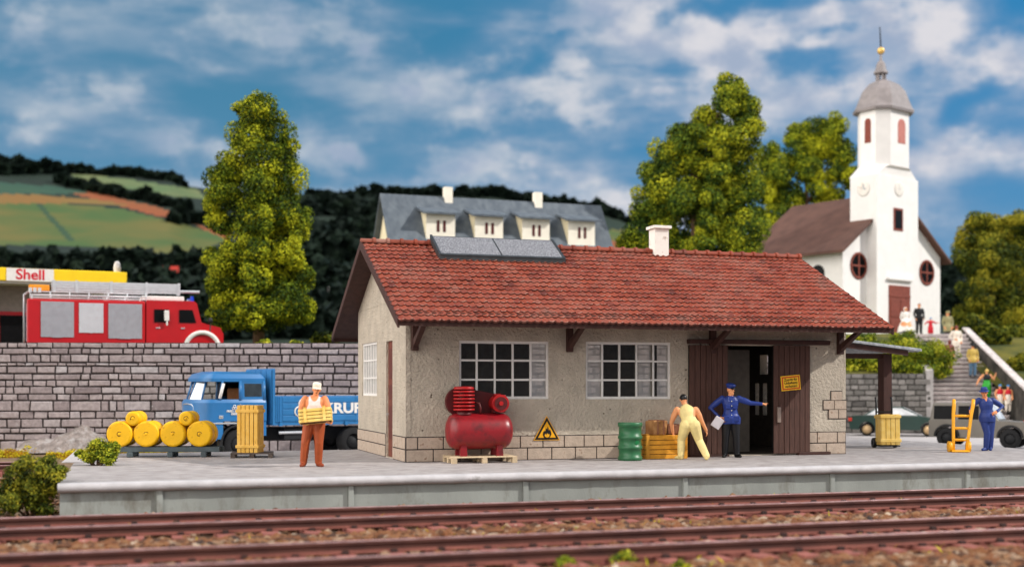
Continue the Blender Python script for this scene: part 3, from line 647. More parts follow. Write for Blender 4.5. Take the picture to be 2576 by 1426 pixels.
# side door in its recess
mb = MB(); a, b, c, d = GD
mb.box(a, b, .055, .115, c, d, 0, TG)
for (p, q) in ((.45, 1.25), (1.40, 1.75), (1.9, 2.62)): mb.box(a + .12, b - .12, .042, .056, p, q, 1, TG)
dr = mb.build('door', [mat('side_door', S(112, 58, 42), .55, .15), mat('side_door_panel', S(96, 46, 34), .5)], shed, bevel=.008)
MB().box(b - .12, b - .04, .0, .054, 1.02, 1.07, 0, TG).build('handle', mat('latch_metal', S(190, 186, 180), .4, metal=.6), dr)
# sliding doors on a rail
def leaf(u0, u1, z0, z1, y, seed):
    mb = MB(); n = 7 if u1 - u0 > .9 else 6; r = random.Random(seed); pw = (u1 - u0) / n
    for i in range(n): mb.box(u0 + i * pw + .008, u0 + (i + 1) * pw - .008, y + r.uniform(-.006, .006), y + .06, z0, z1)
    mb.box(u0, u1, y + .035, y + .075, z0 + .01, z1 - .01, 1)
    return mb.build('sliding_door', [m_door, m_black], shed)
leaf(7.0, 8.04, .06, 2.72, -.10, 1); rd = leaf(9.28, 10.31, .05, 2.73, -.14, 2)
MB().box(9.36, 9.46, -.19, -.145, .82, 1.20).build('handle', mat('pull_plate', S(150, 132, 122), .5, metal=.4), rd, bevel=.01)
MB().box(6.96, 10.87, -.17, -.02, 2.75, 2.86).build('door_rail', m_brown, shed, bevel=.012)
MB().box(7.0, 8.06, -.14, -.01, .002, .055).build('threshold_bar', m_brown, shed, bevel=.008); MB().box(9.97, 10.87, -.19, -.03, .002, .075).build('threshold_bar', m_brown, shed, bevel=.008)
# ---------------- roof
EL_, ER_ = -.48, L + .42
roof = MB(); nz = math.hypot(1, SL); up = lambda w: HE + (w + OF) * SL
pl = lambda e: [(-OF, HE + e), (Dp / 2, HR + e), (Dp + OF, HE + e)]
A = pl(0.0); Bq = pl(-.11)
for x0, x1 in ((EL_ + .02, ER_ - .02),):
    vs = [(x, w, z) for x in (x0, x1) for w, z in A + Bq]
    roof.add(vs, [(0, 1, 7, 6), (1, 2, 8, 7), (4, 3, 9, 10), (5, 4, 10, 11), (3, 0, 6, 9), (2, 5, 11, 8), (0, 3, 4, 1), (1, 4, 5, 2), (6, 7, 10, 9), (7, 8, 11, 10)])
roof = roof.build('roof', m_brown, shed)
tv, tf, tcv = [], [], []; r = random.Random(9)
cols, rows_ = 76, 18; slope_len = math.hypot(Dp / 2 + OF + .05, (Dp / 2 + OF + .05) * SL); cs, sn = 1 / nz, SL / nz
def tiles(side):
    prof = [(0, .006), (.25, .0), (.48, .004), (.70, .022), (.88, .027), (1.0, .012)]
    pw = (ER_ - EL_) / cols; ph = slope_len / rows_
    for i in range(rows_):
        for k in range(cols):
            v = min(.80, max(.16, r.gauss(.5, .14))); jx, jz, tl = r.uniform(-.006, .006), r.uniform(-.004, .004), r.uniform(.024, .038); o = len(tv)
            for e, (s, hgt) in enumerate(((-.012, tl), (.022, tl * .93), (ph * 1.02, .0))):      # lower lip, upper end
                for q, (f, b) in enumerate(prof):
                    sag = -.014 * math.sin(math.pi * f) if e < 2 else 0
                    ss = i * ph + s + sag + jx; nn = .012 + hgt + b + jz
                    u = EL_ + (k + f * .985) * pw; w = -OF - .05 + ss * cs - nn * sn; z = HE - .05 * SL + ss * sn + nn * cs
                    if side < 0: w = Dp - w
                    tv.append((u, w, z))
            for q in range(5): 
                
                for e in (0, 6):
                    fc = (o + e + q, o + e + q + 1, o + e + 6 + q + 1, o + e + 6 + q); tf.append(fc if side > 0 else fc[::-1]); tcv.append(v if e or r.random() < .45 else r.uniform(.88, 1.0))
            o2 = len(tv)
            for q in range(6): p = tv[o + q]; tv.append((p[0], p[1] + sn * .045 * side, p[2] - cs * .045))
            for q in range(5):
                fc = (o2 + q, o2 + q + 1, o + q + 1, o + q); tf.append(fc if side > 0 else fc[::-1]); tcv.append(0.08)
tiles(1); tiles(-1)
npmesh('tiles', tv, tf, m_tile, roof, tcv)
mb = MB(); n = 35; p = (ER_ - EL_) / n
for i in range(n):
    a = EL_ + i * p; v = min(.95, max(.05, r.gauss(.5, .2)))
    for (x0, x1, rr) in ((a, a + p - .055, .082), (a + p - .055, a + p + .012, .112)):
        ring = [(math.cos(t) * rr * 1.25, math.sin(t) * rr) for t in np.linspace(-.35, math.pi + .35, 11)]
        vs = [(x, Dp / 2 + c, HR + .045 + s_) for x in (x0, x1) for c, s_ in ring]; k = len(ring)
        mb.add(vs, [(j, k + j, k + j + 1, j + 1) for j in range(k - 1)], 0, False, None, v); mb.add(vs[:k], [tuple(range(k))], 0, False, None, v); mb.add(vs[k:], [tuple(reversed(range(k)))], 0, False, None, v)
mb.build('ridge', m_tile, roof)
for x0 in (EL_ - .015, ER_ - .03):                   # verge boards
    mb = MB()
    for s in (1, -1):
        f = (lambda w: w) if s > 0 else (lambda w: Dp - w)
        q = [(x, f(w), z) for x in (x0, x0 + .045) for w, z in ((-OF - .03, HE - .165), (Dp / 2, HR - .15), (Dp / 2, HR + .05), (-OF - .03, HE + .02))]
        mb.add(q, [(0, 1, 2, 3), (7, 6, 5, 4), (0, 4, 5, 1), (2, 6, 7, 3), (0, 3, 7, 4)])
    mb.build('verge_board', m_brown, roof)
MB().box(EL_ + .03, ER_ - .03, -OF - .02, -OF + .03, HE - .12, HE - .02).build('eave_board', m_brown, roof)
MB().box(EL_ + .03, ER_ - .03, Dp + OF - .03, Dp + OF + .035, HE - .17, HE - .012).build('eave_board', m_brown, roof)
for u in (.20, 3.92, 7.64, 11.22):                   # knee brackets under the eave
    mb = MB(); t = .075
    mb.box(u - t, u + t, -.13, -.003, 2.52, 3.45); mb.box(u - t * .9, u + t * .9, -1.18, -.131, HE - .02, HE + .10)
    q = [(-.13, 2.60), (-.13, 2.78), (-.92, 3.12), (-1.10, 3.12)]
    vs = [(x, a, z) for x in (u - t * .8, u + t * .8) for a, z in q]
    mb.add(vs, [(0, 1, 2, 3), (7, 6, 5, 4), (0, 4, 5, 1), (1, 5, 6, 2), (2, 6, 7, 3), (3, 7, 4, 0)])
    mb.build('bracket', m_brown, shed, bevel=.01)
MB().box(EL_ + .1, ER_ - .1, -1.12, -.98, HE + .10, HE + .2).build('purlin', m_brown, shed)
# solar collector
m_sol = mat('collector_glass', S(92, 94, 100), .9, .5, 34, col2=S(146, 146, 152), cut=(.40, .60), spec=.1, detail=8); m_fr = mat('collector_frame', S(60, 62, 64), .5, .2, metal=.3)
mb = MB(); w0, w1, z0, z1 = 1.95, 2.90, 4.92, 5.50; sv = (z1 - z0) / (w1 - w0)
q = lambda x, w, e: (x, w, z0 + (w - w0) * sv + e)
def slab(x0, x1, wa, wb, e0, e1, m):
    vs = [q(x, w, e) for e in (e0, e1) for w in (wa, wb) for x in (x0, x1)]
    mb.add(vs, [(0, 2, 3, 1), (4, 5, 7, 6), (0, 1, 5, 4), (2, 6, 7, 3), (0, 4, 6, 2), (1, 3, 7, 5)], m)
slab(1.27, 4.56, w0, w1, -.13, .0, 1); slab(1.33, 2.88, w0 + .05, w1 - .05, .001, .012, 0); slab(2.92, 4.50, w0 + .05, w1 - .05, .001, .012, 0)
slab(1.27, 1.33, w0, w1, .002, .03, 1); slab(4.50, 4.56, w0, w1, .002, .03, 1); slab(1.335, 4.495, w0 - .012, w0 + .05, .002, .022, 1)
for x in (1.5, 2.9, 4.3): mb.box(x - .03, x + .03, 2.6, 2.66, 5.0, 5.24, 1)
mb.build('solar_panel', [m_sol, m_fr], roof)
mb = MB(); mb.box(7.36, 7.76, 2.70, 3.10, 4.9, 5.90); mb.box(7.30, 7.82, 2.64, 3.16, 5.901, 5.98)
mb.build('chimney', m_whitewash, roof, bevel=.008)
# lean-to canopy on the far gable
can = MB(); m_cor = mat('corrugated', S(136, 140, 146), .7, .25, 8, col2=S(176, 178, 182), bump=.3)
n = 60; vs = []
for i in range(n + 1):
    w = 2.35 + 3.3 * i / n; zz = .018 * math.sin(i * 1.6)
    for (u, z) in ((L + .02, 3.16), (L + 4.0, 2.76), (L + 4.0, 2.70), (L + .02, 3.10)): vs.append((u, w, z + zz))
can.add(vs, [(i * 4 + j, i * 4 + (j + 1) % 4, (i + 1) * 4 + (j + 1) % 4, (i + 1) * 4 + j) for i in range(n) for j in range(4)] + [(0, 3, 2, 1), (n * 4, n * 4 + 1, n * 4 + 2, n * 4 + 3)])
co = can.build('canopy_roof', m_cor, shed)
mb = MB(); vs = [(u, w, z) for w in (2.42, 2.50) for u, z in ((L + .02, 2.94), (L + 3.6, 2.58), (L + 3.6, 2.715), (L + .02, 3.07))]
mb.add(vs, [(0, 1, 2, 3), (7, 6, 5, 4), (0, 4, 5, 1), (2, 6, 7, 3), (1, 5, 6, 2), (0, 3, 7, 4)])
mb.box(L + .02, L + 3.15, 2.86, 3.0, 2.50, 2.64); mb.build('canopy_beam', m_brown, shed)
for w in (2.93, 5.3): MB().box(L + 3.05, L + 3.33, w - .14, w + .14, 0.004, 2.64).build('canopy_post', m_brown, shed, bevel=.012)
# ---------------- signs
tri = thing('warning_sign', 'yellow triangular flame warning sign on the shed wall above the plinth', 'sign', W(3.36, -.03, .43), YAW)
m_or = mat('sign_orange', S(236, 168, 20), .45, .06); m_bk = mat('sign_black', S(18, 16, 14), .5, .1)
e3 = lambda k, c=.215: [(math.cos(a) * k, c + math.sin(a) * k) for a in (-math.pi * 5 / 6, -math.pi / 6, math.pi / 2)]
mb = MB(); mb.prism(e3(.375), -.012, .012); mb.prism(e3(.345), -.017, -.0125, 1); mb.prism(e3(.255), -.022, -.0175, 0)
mb.build('plate', [m_or, m_bk], tri)
fl = [(-.075, .10), (-.105, .16), (-.095, .215), (-.06, .26), (-.058, .225), (-.035, .26), (-.03, .32), (.0, .285), (.012, .345), (.04, .30), (.048, .25), (.072, .285), (.098, .225), (.108, .165), (.08, .105), (.04, .075), (-.035, .075)]
fl2 = [(-.05, .11), (-.06, .15), (-.04, .185), (-.02, .15), (.005, .195), (.03, .16), (.05, .185), (.062, .14), (.045, .105), (.0, .09)]
mb = MB(); mb.prism(fl, -.026, -.0225, 0); mb.prism(fl2, -.029, -.0265, 1); mb.prism([(-.085, .048), (.085, .048), (.085, .062), (-.085, .062)], -.026, -.0225, 0); mb.build('flame_symbol', [m_bk, m_or], tri)
ns = thing('notice_sign', 'orange and yellow no-entry notice tilted on the right sliding door', 'sign', W(9.74, -.155, 1.80), YAW)
T = Matrix.Rotation(rad(-5), 4, 'Y')
mb = MB(); mb.box(-.27, .27, -.012, .0, -.185, .185, 0, T); mb.box(-.245, .245, -.016, -.0125, -.16, .16, 1, T); mb.box(-.215, .215, -.020, -.0165, -.13, .13, 0, T)
mb.build('board', [mat('sign_yellow', S(240, 186, 40), .5, .06), mat('sign_red', S(196, 60, 28), .5, .06)], ns)
text('Zutritt für\nUnbefugte\nverboten!', .088, m_bk, ns, 'lettering', T @ Matrix.Translation((0, -.0225, 0)) @ FRONT, .001, .0016, leading=.92)
# ------------------------------------------------------------------ people: one voxel-joined body each, clothing colours by body part
m_skin = mat('skin', S(232, 160, 112), .6, .05, 12, spec=.3); m_skin2 = mat('skin_tanned', S(222, 142, 94), .6, .06, 12)
m_eye = mat('eye_dark', S(60, 34, 26), .5)
def cloth(name, c, rough=.6): return mat('cloth_' + name, c, rough, .10, 5, bump=.15, bscale=25, spec=.3)
def elip(c, r, axes=None, nu=14, nv=10):
    b = MB(); b.ball((0, 0, 0), 1, nu, nv); A = axes if axes else (Vector((1, 0, 0)), Vector((0, 1, 0)), Vector((0, 0, 1)))
    vs = [Vector(c) + A[0] * (p[0] * r[0]) + A[1] * (p[1] * r[1]) + A[2] * (p[2] * r[2]) for p in b.v]
    return vs, b.f
def limb(b, pts, rs, n=12):
    b.tube(pts, rs, n)
    for p, r in zip(pts, rs): b.ball(p, r, n, 8)
def person(label, loc, rz, J, C, mats, height=1.0, voxel=.0095, group=None, hat=None, hair=None, loose=1.0, skirt=None, hands=True, fat=1.0, smooth=4, sleeves=True, vneck=None, paint=None, extra=None):
    """J: joints in metres facing -y.  C: colour index per region (skin, top, legs, shoes, arm)."""
    J = {k: Vector(v) for k, v in J.items()}; b = MB(); reg = []
    lat = (J['sr'] - J['sl']).normalized(); lath = (J['hr'] - J['hl']).normalized(); mid = (J['sl'] + J['sr']) / 2; pel = (J['hl'] + J['hr']) / 2
    def ring_torso():
        st = [(pel + Vector((0, 0, -.06)), .125, .095, lath), (pel + (mid - pel) * .06, .172, .118, lath), (pel + (mid - pel) * .22, .165, .115, lath), (pel + (mid - pel) * .48, .142, .102, (lat + lath) / 2),
              (pel + (mid - pel) * .74, .170, .118, lat), (pel + (mid - pel) * .93, .182, .105, lat), (mid + (J['nk'] - mid) * .55 + Vector((0, 0, .0)), .120, .075, lat), (J['nk'], .062, .058, lat)]
        k = 18; vs = []; sp = []
        for i, (c, a, d, l) in enumerate(st):
            ax = (st[min(i + 1, 7)][0] - st[max(i - 1, 0)][0]).normalized(); l = (l - ax * l.dot(ax)).normalized(); f = ax.cross(l).normalized()
            a *= fat; d *= fat; sp.append((c, l, f, a, d))
            vs += [c + l * (a * math.cos(2 * math.pi * q / k)) + f * (d * math.sin(2 * math.pi * q / k)) for q in range(k)]
        b.add(vs, [(i * k + q, i * k + (q + 1) % k, (i + 1) * k + (q + 1) % k, (i + 1) * k + q) for i in range(7) for q in range(k)] + [tuple(reversed(range(k))), tuple(range(7 * k, 8 * k))])
        return sp
    sp = ring_torso(); reg.append(('torso', [s[0] for s in sp], [min(s[3], s[4]) * 1.2 for s in sp], sp))
    # neck and head
    hd = J['hd']; face = Vector(J.get('face', (0, -1, 0))).normalized(); upv = (hd - J['nk']).normalized(); upv = (upv + Vector((0, 0, 1.2))).normalized()
    face = (face - upv * face.dot(upv)).normalized(); sx = face.cross(upv).normalized()
    limb(b, [J['nk'] - Vector((0, 0, .03)), hd - upv * .05], [.060, .052]); reg.append(('skin', [J['nk'] + upv * .02, hd - upv * .05], [.056, .05], None))
    for c, r in ((hd + upv * .015 - face * .01, (.077, .095, .105)), (hd - upv * .055 + face * .022, (.057, .066, .068)), (hd + face * .098 - upv * .018, (.014, .020, .024)), (hd + face * .080 + upv * .022, (.045, .018, .012)),
                 (hd + face * .086 - upv * .062, (.026, .012, .012)), (hd + sx * .080 - upv * .01, (.012, .022, .032)), (hd - sx * .080 - upv * .01, (.012, .022, .032)), (hd + face * .066 - upv * .098, (.030, .026, .022))):
        vs, fs = elip(c, r, (sx, face, upv)); b.add(vs, fs)
    reg.append(('skin', [hd - upv * .08, hd + upv * .04], [.085, .10], None))
    HS = 1.10
    for s in 'lr':
        sg = -1 if s == 'l' else 1
        P = [J['h' + s], J['k' + s], J['a' + s]]; lo = loose
        limb(b, P, [.092 * lo * fat, .068 * lo, .056 * lo]); b.tube([P[1], P[1].lerp(P[2], .45), P[2]], [.066 * lo, .066 * lo, .056 * lo], 12)
        reg.append(('legs', P, [.09 * lo, .068 * lo, .06 * lo], None))
        toe = J['t' + s]; hl = J['a' + s].copy(); hl.z = .045; dr = (toe - hl); dr.z = 0; dr = dr.normalized() if dr.length > .01 else Vector((0, -1, 0)); base = Vector((hl.x, hl.y, J['a' + s].z - .055 if J['a' + s].z > .14 else .042))
        limb(b, [base - dr * .03, base + dr * .09, base + dr * .16 - Vector((0, 0, .008))], [.043, .046, .036], 12)
        reg.append(('shoes', [base - dr * .04, base + dr * .18], [.05, .045], None))
        A = [J['s' + s], J['e' + s], J['w' + s]]; ar = 1.12 if sleeves else 1.0
        limb(b, [J['s' + s] - lat * (.02 * sg), A[1], A[2]], [.064 * ar * fat, .050 * ar, .037 * ar]); b.tube([A[0], A[0].lerp(A[1], .5), A[1]], [.06 * ar, .060 * ar * fat, .05 * ar], 12)
        reg.append(('arm', A, [.062 * ar, .05 * ar, .04 * ar], None))
        # hand: palm, four unequal bent fingers, thumb from the side of the palm
        hdir = Vector(J.get('d' + s, (A[2] - A[1]))).normalized(); pn = Vector(J.get('p' + s, (-sg, 0, 0))); pn = (pn - hdir * pn.dot(hdir)).normalized(); sd_ = hdir.cross(pn).normalized()
        w = A[2]; curl = J.get('c' + s, Vector((0.5, 0, 0)))[0]; point = J.get('c' + s, Vector((0, 0, 0)))[1]
        vs, fs = elip(w + hdir * .055, (.042, .018, .052), (sd_, pn, hdir), 10, 8); b.add(vs, fs)
        limb(b, [w - hdir * .02, w + hdir * .03], [.031, .028], 10)
        tips = [w + hdir * .04]
        if hands:
            for q, (o, ln) in enumerate(((.033, .074), (.011, .083), (-.011, .077), (-.032, .060))):
                cu = curl * (0.05 if (point and q == 0) else 1.0); root = w + hdir * .088 + sd_ * o * (1 if J.get('th', 1) else 1); p = [root]
                for sgm in range(3):
                    an = cu * (sgm + .6) * .85; p.append(p[-1] + (hdir * math.cos(an) + pn * math.sin(an)) * ln * (.42, .32, .26)[sgm])
                limb(b, p, [.0112, .0102, .0094, .0082], 8); tips.append(p[-1])
            th = [w + hdir * .03 + sd_ * .030, w + hdir * .062 + sd_ * .056 + pn * .012, w + hdir * .092 + sd_ * .058 + pn * (.015 + .03 * curl)]
            limb(b, th, [.016, .0125, .010], 8); tips.append(th[-1])
        reg.append(('skin', [w + hdir * .015, w + hdir * .09], [.036, .04], None))
        for tpt in tips[1:]: reg.append(('skin', [w + hdir * .08, tpt], [.02, .02], None))
    if skirt:                                        # hem of a jacket, tunic or dress: (bottom z, half width, half depth, region)
        zb, a, d, rg = skirt; k = 20; c0 = pel + (mid - pel) * .30; c1 = Vector((pel.x, pel.y, zb)); vs = []
        cs_ = [(c0, .158 * fat, .112 * fat), (c0.lerp(c1, .45), (.172 + a) / 2 * fat + .01, (.122 + d) / 2 * fat + .01), (c1, a, d)]
        for c, x, y in cs_: vs += [c + lath * (x * math.cos(2 * math.pi * q / k)) + Vector((-lath.y, lath.x, 0)).normalized() * (y * math.sin(2 * math.pi * q / k)) for q in range(k)]
        b.add(vs, [(i * k + q, (i + 1) * k + q, (i + 1) * k + (q + 1) % k, i * k + (q + 1) % k) for i in range(2) for q in range(k)] + [tuple(range(k)), tuple(reversed(range(2 * k, 3 * k)))])
    if extra: extra(b, J)
    root = b.build('person', mats)
    md = root.modifiers.new('join', 'REMESH'); md.mode = 'VOXEL'; md.voxel_size = voxel; md.use_smooth_shade = True
    ms = root.modifiers.new('soften', 'SMOOTH'); ms.factor = .5; ms.iterations = smooth
    dg = bpy.context.evaluated_depsgraph_get(); dg.update()
    me = bpy.data.meshes.new_from_object(root.evaluated_get(dg)); old = root.data; root.modifiers.clear(); root.data = me; bpy.data.meshes.remove(old)
    me.materials.clear()
    for m in mats: me.materials.append(m)
    np_ = len(me.polygons); cen = np.empty(np_ * 3, np.float32); me.polygons.foreach_get('center', cen); cen = cen.reshape(-1, 3)
    best = np.full(np_, 1e9); who = np.zeros(np_, int)
    for ri, (nm, pts, rs, info) in enumerate(reg):
        for i in range(len(pts) - 1):
            p, q = np.array(pts[i]), np.array(pts[i + 1]); dd = q - p; t = np.clip(((cen - p) @ dd) / max(1e-9, dd @ dd), 0, 1)
            v = cen - (p + t[:, None] * dd); rr = rs[i] + (rs[i + 1] - rs[i]) * t
            if info:
                _, l, f, a, d = info[i]; la, lf = v @ np.array(l), v @ np.array(f); a2 = a + (info[i + 1][3] - a) * t; d2 = d + (info[i + 1][4] - d) * t
                ax_ = dd / (np.linalg.norm(dd) + 1e-9); dist = (np.sqrt((la / a2) ** 2 + (lf / d2) ** 2) - 1) * np.minimum(a2, d2) * .9; dist = np.where((((cen - p) @ dd) < -1e-6) | (((cen - q) @ dd) > 1e-6), np.maximum(dist, 0) + np.abs(v @ ax_), dist)
            else: dist = np.linalg.norm(v, axis=1) - rr
            ok = dist < best; best[ok] = dist[ok]; who[ok] = ri
    ci = np.array([C[{'torso': 'top'}.get(n, n)] for n, *_ in reg])[who]
    names = np.array([n for n, *_ in reg])[who]
    if skirt: ci[(cen[:, 2] > skirt[0] - .012) & (cen[:, 2] < pel.z + .25) & np.isin(names, ['legs', 'torso'])] = C[skirt[3]]
    elif 'belt' in C: ci[(names == 'torso') & (cen[:, 2] < C['belt'])] = C['legs']
    if vneck:                                        # bare neckline: half width, depth
        r_ = cen - np.array(J['nk']); fr = r_ @ np.array(face) > -.02
        lt = np.abs(r_ @ np.array(lat)); ci[(names == 'torso') & fr & (r_[:, 2] > -vneck[1] + lt * vneck[1] / vneck[0]) & (r_[:, 2] < .06)] = C['skin']
    if paint: paint(cen, names, ci, J)
    if 'eye' in C:
        for s in (-1, 1):
            e = np.array(hd + face * .085 + sx * (.032 * s) + upv * .006); ci[(np.linalg.norm(cen - e, axis=1) < .0145)] = C['eye']
        mo = np.array(hd + face * .095 - upv * .060); ci[(np.linalg.norm((cen - mo) * np.array([.55, .55, 1.7]), axis=1) < .012)] = C['eye']
    me.polygons.foreach_set('material_index', ci.astype(np.int32)); me.polygons.foreach_set('use_smooth', np.ones(np_, bool)); me.update()
    root.location = loc; root.rotation_euler = (0, 0, rz); root.scale = (height,) * 3
    tag(root, label, 'person', group)
    R3 = Matrix((sx, -face, upv)).transposed().to_4x4(); TH = Matrix.Translation(hd) @ R3
    return root, TH
def cap(root, TH, m, m2=None, kind='cap'):
    mb = MB(); D = Matrix.Diagonal((.95, 1.12, 1, 1))
    if kind == 'cap':
        mb.lathe([(.088, .030), (.094, .05), (.094, .105), (.086, .135), (.05, .148), (0, .150)], 20, 0, TH @ Matrix.Translation((0, .010, 0)) @ D)
    if kind == 'peaked':
        mb.lathe([(.088, .035), (.092, .075), (.118, .110), (.118, .125), (.085, .150), (0, .158)], 22, 0, TH @ Matrix.Translation((0, .012, 0)) @ Matrix.Rotation(rad(7), 4, 'X') @ D)
    if kind == 'brim':
        mb.lathe([(.092, .036), (.094, .06), (.090, .120), (.075, .145), (.04, .140), (0, .132)], 20, 0, TH @ Matrix.Translation((0, .008, 0)) @ D)
        mb.lathe([(.085, .046), (.135, .034), (.138, .044), (.088, .062)], 22, 0, TH @ Matrix.Translation((0, .008, 0)) @ D)
    if kind in ('cap', 'peaked'):
        vs = [(math.cos(a) * r, .01 - math.sin(a) * r * 1.15, z) for (r, z) in ((.080, .060), (.130, .030), (.130, .020), (.080, .048)) for a in np.linspace(.70, math.pi - .70, 9)]
        mb.add(vs, [(i * 9 + q, i * 9 + q + 1, ((i + 1) % 4) * 9 + q + 1, ((i + 1) % 4) * 9 + q) for i in range(4) for q in range(8)], 1 if m2 else 0, True, TH)
    if kind == 'hair':
        vs, fs = elip((0, .012, .030), (.086, .103, .098), None, 18, 12)
        b = MB(); b.add(vs, fs); keep = [f for f in b.f if all(not (b.v[i][1] < -.035 and b.v[i][2] < .06) and b.v[i][2] > -.055 for i in f)]
        mb.add(b.v, keep, 0, True, TH)
    if kind == 'long':
        vs, fs = elip((0, .025, -.005), (.092, .105, .135), None, 18, 12)
        b = MB(); b.add(vs, fs); keep = [f for f in b.f if all(not (b.v[i][1] < -.03 and b.v[i][2] < .07) for i in f)]
        mb.add(b.v, keep, 0, True, TH)
    return mb.build('hair' if kind in ('hair', 'long') else 'hat' if kind == 'brim' else 'cap', [m, m2 or m], root)

# ---- the man carrying a yellow crate
P1 = on(788, 1173)
c_tr = cloth('rust', S(160, 74, 36), .5); c_vest = cloth('vest', S(226, 216, 216)); c_boot = cloth('boots', S(134, 56, 26), .45)
def vest(cen, nm, ci, J):
    t = nm == 'torso'; x = (cen - np.array((J['sl'] + J['sr']) / 2)) @ np.array((J['sr'] - J['sl']).normalized()); z = cen[:, 2]
    sc = (x / .082) ** 2 + ((z - 1.48) / .125) ** 2 < 1; ci[t & sc & (cen[:, 1] < .04)] = 0
    ci[t & (np.abs(x) > .118 + .5 * np.maximum(0, 1.30 - z)) & (z > 1.20)] = 0; ci[t & (z > 1.455)] = 0
    ci[(nm == 'arm')] = 0
man1, TH = person('muscular man in white vest and rust trousers carrying a yellow crate', P1, 0, dict(
    hd=(.075, -.03, 1.60), nk=(.04, 0, 1.475), sl=(-.185, -.01, 1.405), sr=(.25, .02, 1.405), el=(-.265, -.03, 1.12), wl=(-.20, -.27, .93), er=(.345, -.04, 1.13), wr=(.405, -.27, .915),
    dl=(.35, -.8, -.1), pl=(.3, 0, 1), cl=(.75, 0, 0), dr=(-.25, -.85, 0), pr=(-.3, .0, 1), cr=(.75, 0, 0),
    hl=(-.075, 0, .90), hr=(.115, 0, .90), kl=(-.155, -.05, .49), kr=(.125, -.05, .49), al=(-.20, 0, .09), ar=(.105, .02, .10), tl=(-.23, -.2, 0), tr=(.22, -.12, 0), face=(.22, -1, -.12)),
    dict(skin=0, top=1, legs=2, shoes=3, arm=0, belt=.985, eye=4), [m_skin2, c_vest, c_tr, c_boot, m_eye], 1.03, sleeves=False, loose=1.34, fat=1.14, paint=vest)
cap(man1, TH, cloth('cap_white', S(240, 226, 208)))
m_cr = mat('crate_yellow', S(232, 190, 92), .55, .12, 6, col2=S(240, 206, 120), bump=.15, bscale=18, dirt=S(110, 66, 30), dscale=9, dcut=(.66, .74)); m_cr2 = mat('crate_amber', S(216, 150, 44), .55, .14, 6, bump=.15, bscale=18, dirt=S(96, 56, 22), dscale=9, dcut=(.62, .74)); m_gap = mat('crate_gap', S(96, 58, 24), .8, .2)
def crate(name, label, loc, rot, sx, sy, sz, nb, m, group=None, vertical=True, bands=((.12, .06), (.88, .06)), lid=False, seed=1):
    """slatted crate: boards, batten bands at heights or lengths, base at z=0"""
    t = thing(name, label, 'crate', loc, 0, group); t.rotation_euler = rot; r = random.Random(seed)
    MB().box(-sx / 2 + .02, sx / 2 - .02, -sy / 2 + .02, sy / 2 - .02, .01, sz - .01).build('lining', m_gap, t)
    mb = MB(); g = .007
    if vertical:
        for (n, ax) in ((nb, 0), (max(3, int(nb * sy / sx)), 1)):
            for i in range(n):
                for s in (-1, 1):
                    ln = sx if ax == 0 else sy; a, b = -ln / 2 + i * ln / n + g, -ln / 2 + (i + 1) * ln / n - g; o = (sy if ax == 0 else sx) / 2; e = r.uniform(-.006, .006)
                    if ax == 0: mb.box(a, b, s * o - s * .022, s * (o + .002) + s * abs(e), 0, sz)
                    else: mb.box(s * o - s * .022, s * (o + .002) + s * abs(e), a + .022 * (i == 0), b - .022 * (i == n - 1), 0, sz)
        for i in range(nb): mb.box(-sx / 2 + i * sx / nb + g, -sx / 2 + (i + 1) * sx / nb - g, -sy / 2 + .023, sy / 2 - .023, sz - .022, sz + r.uniform(.0, .008))
    else:
        for i in range(nb):
            a, b = i * sz / nb + g, (i + 1) * sz / nb - g
            for s in (-1, 1):
                mb.box(-sx / 2, sx / 2, s * sy / 2 - s * .022, s * sy / 2 + s * r.uniform(0, .006), a, b); mb.box(s * sx / 2 - s * .022, s * sx / 2, -sy / 2 + .023, sy / 2 - .023, a, b)
        n = max(3, int(sy / .12))
        for i in range(n): mb.box(-sx / 2 + .001, sx / 2 - .001, -sy / 2 + .023 + i * (sy - .046) / n + g, -sy / 2 + .023 + (i + 1) * (sy - .046) / n - g, sz - .024, sz + r.uniform(-.002, .005))
    mb.build('boards', m, t, bevel=.006, seg=2)
    for (p, h) in bands:
        mb = MB(); e = .026
        if vertical:
            z = p * sz; mb.box(-sx / 2 - e, sx / 2 + e, -sy / 2 - e, -sy / 2 - .004, z - h / 2, z + h / 2); mb.box(-sx / 2 - e, sx / 2 + e, sy / 2 + .004, sy / 2 + e, z - h / 2, z + h / 2)
            mb.box(-sx / 2 - e, -sx / 2 - .009, -sy / 2 - .003, sy / 2 + .003, z - h / 2, z + h / 2); mb.box(sx / 2 + .009, sx / 2 + e, -sy / 2 - .003, sy / 2 + .003, z - h / 2, z + h / 2)
        else:
            x = -sx / 2 + p * sx
            for s in (-1, 1): mb.box(x - h / 2, x + h / 2, s * (sy / 2 + .009), s * (sy / 2 + e), -.0, sz)
            mb.box(x - h / 2, x + h / 2, -sy / 2 - e, sy / 2 + e, sz + .009, sz + e)
        mb.build('batten', m, t, bevel=.008)
    return t
ck = crate('wooden_crate', 'small pale yellow crate held in the arms of the man in a white vest', P1 + Vector((.125, -.40, .945)), (rad(-12), rad(-5), rad(4)), .69, .26, .30, 4, m_cr, None, False, ((.20, .06), (.78, .06)))

